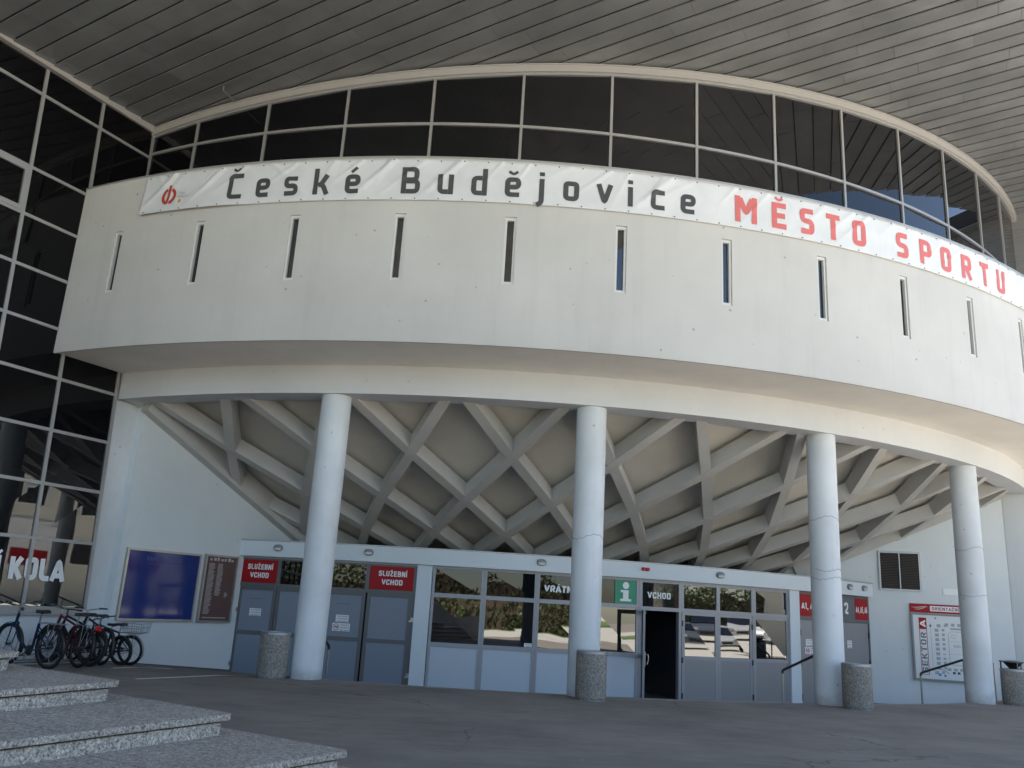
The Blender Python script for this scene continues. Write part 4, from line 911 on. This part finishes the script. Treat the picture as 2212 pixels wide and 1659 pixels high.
def bicycle(loc, head, lean, col, label, r=.345, wb=1.06, tyre=.026, city=True, rack=True, basket=False, reflector=False, step=False, fork_col=None, steer=0):
    o = thing('bicycle', loc, label, 'bicycle', 'bicycles parked by the glazed wing'); o.rotation_mode = 'XYZ'; o.rotation_euler = (R(lean), 0, math.atan2(head[1], head[0]))
    m = new_mat('bike_paint', col, .3, .2); k = r / .345
    P = lambda x, z, y=0.: (x * k, y * k, z * k)
    bb = (.44, .28); seat = (.30, .86); st = (.36, .56) ; ht, hb = ((.87, .86), (.92, .70)); ra, fa = (0, .345), (wb / k, .345)
    b = MB(); t = b.tube
    if step: t([P(*hb), P(.80, .46), P(.62, .32), P(*bb)], .027 * k, 8)
    else: t([P(*hb), P(*bb)], .026 * k, 8); t([P(*ht), P(.35, .72)], .021 * k, 8)
    t([P(*bb), P(.33, .72)], .022 * k, 8); t([P(*ht), P(*hb)], .026 * k, 8)
    for y in (-.06, .06): t([P(bb[0], bb[1], y * .5), P(ra[0], ra[1], y)], .013 * k, 6); t([P(.345, .66, y * .3), P(ra[0], ra[1], y)], .012 * k, 6)
    b.build('frame', m, o, local=True)
    b = MB(); t = b.tube; t([P(.885, .90), P(*ht)], .014 * k, 8); t([P(.92, .70, -.05), P(.92, .70, .05)], .018 * k, 6)
    for y in (-.055, .055): t([P(.92, .70, y), P(.96, .55, y), P(fa[0], fa[1], y)], [.014 * k, .012 * k, .009 * k], 6)
    b.build('fork', m, o, local=True)
    b = MB(); t = b.tube
    if city: t([P(.74, 1.05, -.29), P(.86, 1.04, -.25), P(.90, 1.01, -.08), P(.88, .98, 0), P(.90, 1.01, .08), P(.86, 1.04, .25), P(.74, 1.05, .29)], .011 * k, 8)
    else: t([P(.88, 1.0, -.31), P(.91, .99, -.1), P(.92, .98, 0), P(.91, .99, .1), P(.88, 1.0, .31)], .012 * k, 8)
    t([P(.885, .90), P(.88, .98)], .014 * k, 8)
    hbr = b.build('handlebar', MSTEEL if city else MBLK, o, local=True)
    for y in (-1, 1):
        b = MB(); b.tube([P(.83 if city else .885, 1.045 if city else .995, y * .20), P(.72 if city else .875, 1.05 if city else 1.0, y * .31)], .016 * k, 8)
        b.build('grip', MBLK, hbr, local=True)
    b = MB(); b.tube([P(.33, .72), P(.295, .90)], .013 * k, 8); b.build('seat_post', MSTEEL, o, local=True)
    b = MB(); prof = [(.14, .015), (.06, .03), (-.02, .05), (-.09, .085), (-.13, .08)]
    P2 = []
    for dx, hw in prof:
        for q in range(7): a = math.pi * q / 6; P2.append(P(.30 + dx, .905 + .045 * math.sin(a) * (.7 + hw * 4) + (-.02 if q in (0, 6) else 0), hw * math.cos(a)))
    n_ = len(prof); F = [(i * 7 + j, i * 7 + j + 1, i * 7 + j + 8, i * 7 + j + 7) for i in range(n_ - 1) for j in range(6)] + [tuple(i * 7 for i in range(n_)) + tuple(i * 7 + 6 for i in range(n_ - 1, -1, -1)), tuple(range(7)), tuple((n_ - 1) * 7 + j for j in range(7))]
    b.add(P2, F); b.build('saddle', MBLK, o, local=True, angle=60)
    b = MB(); b.lathe([(.085 * k, -.004), (.085 * k, .004)], (0, 0, 0), 24); b.xf(Matrix.Translation(P(bb[0], bb[1], .05)) @ Matrix.Rotation(R(90), 4, 'X'))
    for sg, an in ((1, -30), (-1, 150)):
        c, s_ = math.cos(R(an)), math.sin(R(an)); b.tube([P(bb[0], bb[1], .07 * sg), P(bb[0] + .17 * c, bb[1] + .17 * s_, .085 * sg)], .009 * k, 6); b.box(*[(bb[0] + .17 * c - .045) * k, (bb[0] + .17 * c + .045) * k, (.09 * sg - .04) * k, (.09 * sg + .04) * k, (bb[1] + .17 * s_ - .01) * k, (bb[1] + .17 * s_ + .01) * k])
    b.tube([P(bb[0], bb[1] + .085, .05), P(0, .38, .05)], .005 * k, 4); b.tube([P(bb[0], bb[1] - .085, .05), P(0, .31, .05)], .005 * k, 4)
    b.build('crankset', MDST, o, local=True)
    wheel_parts(o, 0, r, tyre, MDST); wheel_parts(o, wb, r, tyre, MDST)
    if city:
        for x0, a0, a1, nm in ((0, 20, 205, 'mudguard'), (wb, 15, 200, 'mudguard')):
            b = MB(); n = 20; rr = r + .022
            for i in range(n + 1):
                a = R(a0 + (a1 - a0) * i / n)
                for y in (-.026, -.013, 0, .013, .026): q = rr - 6 * abs(y) ** 1.6 * .5; b.v.append(Vector((x0 + q * math.cos(a), y, r + q * math.sin(a))))
            for i in range(n):
                for j in range(4): q = i * 5 + j; b.f.append((q, q + 1, q + 6, q + 5)); b.m.append(0)
            b.tube([(x0, .05, r), (x0 + rr * math.cos(R(200)) , .03, r + rr * math.sin(R(200)))], .003, 4); b.build(nm, MBLK if not basket else MGALV, o, local=True, angle=80, recalc=False)
    if rack:
        b = MB()
        for y in (-.055, 0, .055): b.tube([P(-.30, .735, y), P(.28, .735, y)], .006 * k, 5)
        for x in (-.30, -.1, .1): b.tube([P(x, .735, -.06), P(x, .735, .06)], .006 * k, 5)
        for y in (-.065, .065): b.tube([P(-.15, .735, y), P(0, .36, y)], .006 * k, 5); b.tube([P(.02, .735, y), P(0, .36, y)], .006 * k, 5)
        b.build('carrier', MGALV, o, local=True)
    if basket:
        b = MB(); x0, x1, z0, z1 = -.36, .12, .75, .98
        for z, g_ in ((z0, .0), (.86, .02), (z1, .04)): b.tube([P(x0 - g_, z, -.14 - g_), P(x1 + g_, z, -.14 - g_), P(x1 + g_, z, .14 + g_), P(x0 - g_, z, .14 + g_)], .0055 * k, 5, closed=True)
        for i in range(9): x = x0 + (x1 - x0) * i / 8; 
        for i in range(9):
            x = x0 + (x1 - x0) * i / 8
            for y in (-1, 1): b.tube([P(x, z0, y * .14), P(x * 1.03 - .0, z1, y * .18)], .0035 * k, 4)
            b.tube([P(x, z0, -.14), P(x, z0, .14)], .003 * k, 4)
        for i in range(6):
            y = -.14 + .28 * i / 5
            for x, g_ in ((x0, -.04), (x1, .04)): b.tube([P(x, z0, y), P(x + g_, z1, y * 1.25)], .0035 * k, 4)
        b.build('basket', MGALV, o, local=True)
    if reflector:
        b = MB(); b.box(-.36 * k, -.335 * k, -.06, .06, .66 * k, .735 * k); b.build('rear_reflector', MORANGE if reflector == 'o' else MREDP, o, local=True, smooth=False, bevel=.006)
    return o
H0 = (-.887, .4617)
bicycle((-8.42, 14.42, 0), H0, -3, (.02, .02, .022), 'black bicycle with an orange reflector cut off by the left edge', reflector='o', r=.34)
bicycle((-7.72, 15.38, 0), (-.90, .43), -4, (.012, .03, .075), 'dark blue step-through city bicycle with a black saddle', r=.36, step=True, wb=1.08)
bicycle((-7.50, 15.98, 0), (-.85, .52), 5, (.10, .008, .012), 'dark red bicycle with a red rear light in the middle of the row', r=.345, reflector='r')
bicycle((-7.46, 16.32, 0), (-.92, .39), 7, (.015, .015, .017), 'black mountain bicycle with fat tyres behind the red one', r=.345, city=False, rack=False, tyre=.034)
bicycle((-7.42, 16.70, 0), (-.80, .60), 3, (.018, .018, .02), 'black bicycle with raised handlebar next to the blue board', r=.335, rack=False)
bicycle((-7.22, 17.12, -.02), (-.93, .36), -8, (.012, .012, .014), 'small black bicycle with no basket near the wall corner', r=.285, wb=.92, city=False, rack=False, tyre=.032)
bicycle((-7.20, 17.48, -.04), (-.97, .25), -6, (.02, .02, .025), 'small bicycle with a wire basket at the right end of the row', r=.29, wb=.94, basket=True)
rk = thing('bicycle_rack', gl(20.5, 0, .9), 'low galvanised wire bicycle rack along the glazed wing', 'bicycle rack'); b = MB()
b.tube([gl(18.7, .03 + .24, .75), gl(24, .27, .75)], .012, 6); b.tube([gl(18.7, .03 + .24, 1.15), gl(24, .27, 1.15)], .012, 6)
b = MB()
gf2 = lambda s, z, o: C0 + GD * s + GN * o + Vector((0, 0, z))
b.tube([gf2(18.9, .03, .75), gf2(24.2, .03, .75)], .014, 6); b.tube([gf2(18.9, .03, 1.2), gf2(24.2, .03, 1.2)], .014, 6)
for i in range(24): 
    s = 19.0 + i * .22; b.tube([gf2(s, .03, .75), gf2(s, .42, .85), gf2(s, .42, .97), gf2(s, .03, 1.2)], .008, 6)
b.build('rack_frame', MGALV, rk)

# ================================================================== WHAT THE GLASS MIRRORS: trees, cars, low wall behind the camera
def tree(x, y, h, label, seed):
    o = thing('tree', (x, y, 0), label, 'tree', 'trees across the forecourt'); q = random.Random(seed)
    b = MB(); b.tube([(0, 0, -.1), (.05, 0, h * .25), (-.05, .08, h * .5), (.05, 0, h * .8)], [.22, .17, .12, .04], 8)
    for i in range(6): a = i * 1.1; b.tube([(0, 0, h * (.3 + .06 * i)), (1.3 * math.cos(a), 1.3 * math.sin(a), h * (.45 + .07 * i))], [.07, .025], 6)
    b.build('trunk', bpy.data.materials.get('bark') or new_mat('bark', (.09, .065, .045), .9), o, local=True)
    b = MB()
    for c in range(46):
        a, e, rr = q.uniform(0, 6.28), q.uniform(-.9, 1.4), q.uniform(.5, 1) ** .5; cc = Vector((rr * h * .30 * math.cos(a) * math.cos(e * .8), rr * h * .30 * math.sin(a) * math.cos(e * .8), h * .62 + rr * h * .34 * math.sin(e)))
        for l in range(46):
            p = cc + Vector((q.gauss(0, .42), q.gauss(0, .42), q.gauss(0, .34))); d = Vector((q.gauss(0, 1), q.gauss(0, 1), q.gauss(0, .7))).normalized(); u_ = d.orthogonal().normalized() * q.uniform(.07, .15); v_ = d.cross(u_).normalized() * q.uniform(.05, .10); b.add([p - u_, p - v_, p + u_, p + v_], [(0, 1, 2, 3)])
    b.build('crown', bpy.data.materials.get('foliage') or new_mat('foliage', (.06, .085, .02), .6), o, local=True, smooth=False, recalc=False); return o
for i, (x, y, h, lb) in enumerate(((30, -17, 8, 'bushy green tree mirrored in the glazed doors'), (36, -12, 9, 'tall yellow-green tree mirrored in the right hand panes'), (25, -24, 9, 'leafy tree mirrored above the gatehouse windows'), (16, -26, 8.5, 'broad tree mirrored in the dark second transom'), (4, -24, 10, 'tall tree standing straight behind the forecourt'), (-7, -26, 9, 'tree at the far left behind the forecourt'), (42, -4, 8, 'round tree beyond the parked cars'))): tree(x, y, h, lb, i + 20)
def car(x, y, rz, col, label):
    o = thing('parked_car', (x, y, .012), label, 'car', 'cars parked across the paving', rz); m = new_mat('car_paint', col, .25, .3)
    prof = [(-2.1, .35), (-2.12, .62), (-1.95, .82), (-1.35, .92), (-.75, 1.40), (.75, 1.45), (1.55, .98), (2.05, .88), (2.12, .55), (2.08, .32)]; b = MB()
    n = len(prof)
    for y_, s_ in ((-.86, 1), (.86, 1)):
        for px_, pz in prof: b.v.append(Vector((px_, y_ * (.82 if pz > 1.2 else 1), pz)))
    b.f += [tuple(range(n)), tuple(range(n, 2 * n))[::-1]] + [(i, n + i, n + (i + 1) % n, (i + 1) % n) for i in range(n)]; b.m += [0] * (n + 2); b.build('body', m, o, local=True, smooth=False, bevel=.06)
    b = MB(); 
    b.add([(-1.28, -.80, .99), (-.80, -.72, 1.35), (-.80, .72, 1.35), (-1.28, .80, .99)], [(0, 1, 2, 3)]); b.xf(Matrix.Translation((-.03, 0, .02))); b.build('windscreen', MGD, o, local=True, smooth=False)
    for y_ in (-.88, .88):
        b = MB(); b.add([(-1.05, y_, 1.0), (1.35, y_, 1.0), (.70, y_ * .86, 1.38), (-.70, y_ * .86, 1.36)], [(0, 1, 2, 3)]); b.build('side_window', MGD, o, local=True, smooth=False)
    for y_ in (-.62, .62):
        b = MB(); b.box(-2.15, -2.02, y_ - .17, y_ + .17, .62, .75); b.build('headlight', MLENS, o, local=True, smooth=False, bevel=.02)
    b = MB(); b.box(-2.16, -2.08, -.35, .35, .42, .58); b.build('grille', MBLK, o, local=True, smooth=False)
    for wx in (-1.35, 1.3):
        for wy in (-.80, .80):
            b = MB(); b.lathe([(.20, -.1), (.31, -.1), (.32, -.06), (.32, .06), (.31, .1), (.20, .1)], (0, 0, 0), 20); b.xf(Matrix.Translation((wx, wy, .32)) @ Matrix.Rotation(R(90), 4, 'X')); b.build('wheel', MRUB, o, local=True)
    return o
car(28.8, 3.0, R(-38), (.10, .12, .15), 'dark grey car mirrored in the left glazed door leaf')
car(33.2, 6.6, R(-29), (.55, .56, .57), 'silver car mirrored in the right glazed door leaf')
car(27.5, 12.6, R(-60), (.65, .65, .65), 'white car standing alone nearest the clad end wing')
b = MB(); b.box(-9, 2.2, -7.3, -7.0, -.1, 1.15); o = b.build('low_wall', MLOW, None, smooth=False, bevel=.02); tag(o, 'low pale concrete wall across the forecourt behind the viewer', 'wall')
b = MB(); b.add([(-60, -34, .02), (60, -34, .02), (60, -18, .02), (-60, -18, .02)], [(0, 1, 2, 3)]); tag(b.build('lawn', new_mat('grass', (.10, .16, .03), .9), None, recalc=False), kind='structure')

def hedge(x0, y0, x1, y1, h, n, label, seed):
    o = thing('hedge', ((x0 + x1) / 2, (y0 + y1) / 2, 0), label, 'hedge', 'hedges round the forecourt'); q = random.Random(seed); b = MB(); A, B = Vector((x0, y0, 0)), Vector((x1, y1, 0)); D = (B - A).normalized(); Nn = Vector((-D.y, D.x, 0)); Ln = (B - A).length
    for i in range(n):
        t = q.uniform(0, Ln); p = A + D * t + Nn * q.gauss(0, .7) + Vector((0, 0, (q.random() ** .8) * h * (1 + .2 * math.sin(t * .7) + .12 * math.sin(t * 2.1)))); d = Vector((q.gauss(0, 1), q.gauss(0, 1), q.gauss(0, .7))).normalized(); u_ = d.orthogonal().normalized() * q.uniform(.10, .20); v_ = d.cross(u_).normalized() * q.uniform(.07, .13); b.add([p - u_, p - v_, p + u_, p + v_], [(0, 1, 2, 3)])
    b.build('leaves', bpy.data.materials['foliage'], o, smooth=False, recalc=False)
    b = MB(); w_ = Nn * .3; b.hexa([A - w_, B - w_, B + w_, A + w_] + [p + Vector((0, 0, h * .68)) for p in (A - w_, B - w_, B + w_, A + w_)]); b.build('branches', bpy.data.materials['bark'], o, smooth=False)
hedge(-34, -20.5, 26, -20.5, 3.8, 15000, 'long dark clipped hedge across the back of the forecourt', 4)
hedge(48, -26, 44, 16, 4.6, 13000, 'tall leafy hedge behind the parked cars, mirrored in the glazed doors', 5)

nb = thing('neighbour_building', (34, 24, 0), 'pale cream block with dark windows and a red sign, mirrored in the glazed wing', 'building')
MNB = new_mat('cream_facade', (.72, .69, .58), .8)
b = MB(); b.box(34, 46, 12, 40, 0, 9); b.build('wall', MNB, nb, smooth=False)
b = MB(); b.box(33.9, 46.1, 11.9, 40.1, 9.003, 9.3); b.build('roof', MGALV, nb, smooth=False)
for i in range(7):
    for z in (5.9, 2.6):
        y = 14.5 + i * 3.4
        if z < 3 and i in (1, 2): continue
        b = MB(); b.box(33.93, 33.995, y - .9, y + .9, z - .1, z + 1.7); f_ = b.build('window', MWHITE, nb, smooth=False); b = MB(); b.box(33.91, 33.928, y - .78, y + .78, z, z + 1.58); b.build('pane', MBLK, f_, smooth=False)
sg = thing('shop_sign', (33.9, 20, 2.2), 'white board with a red panel on the cream block across the paving', 'sign')
b = MB(); b.box(33.84, 33.99, 17.2, 23.2, 2.0, 4.9); b.build('board', MWHITE, sg, smooth=False); b = MB(); b.box(33.82, 33.838, 20.4, 22.6, 2.3, 3.2); b.build('red_panel', MRED, sg, smooth=False); b = MB(); b.box(33.82, 33.838, 18.2, 18.9, 3.4, 3.9); b.build('green_panel', MGREEN, sg, smooth=False)
b = MB(); b.add([(20, 12.01, .012), (75, 12.01, .012), (75, 45, .012), (20, 45, .012)], [(0, 1, 2, 3)]); tag(b.build('pavement', MPAVE, recalc=False), kind='structure')
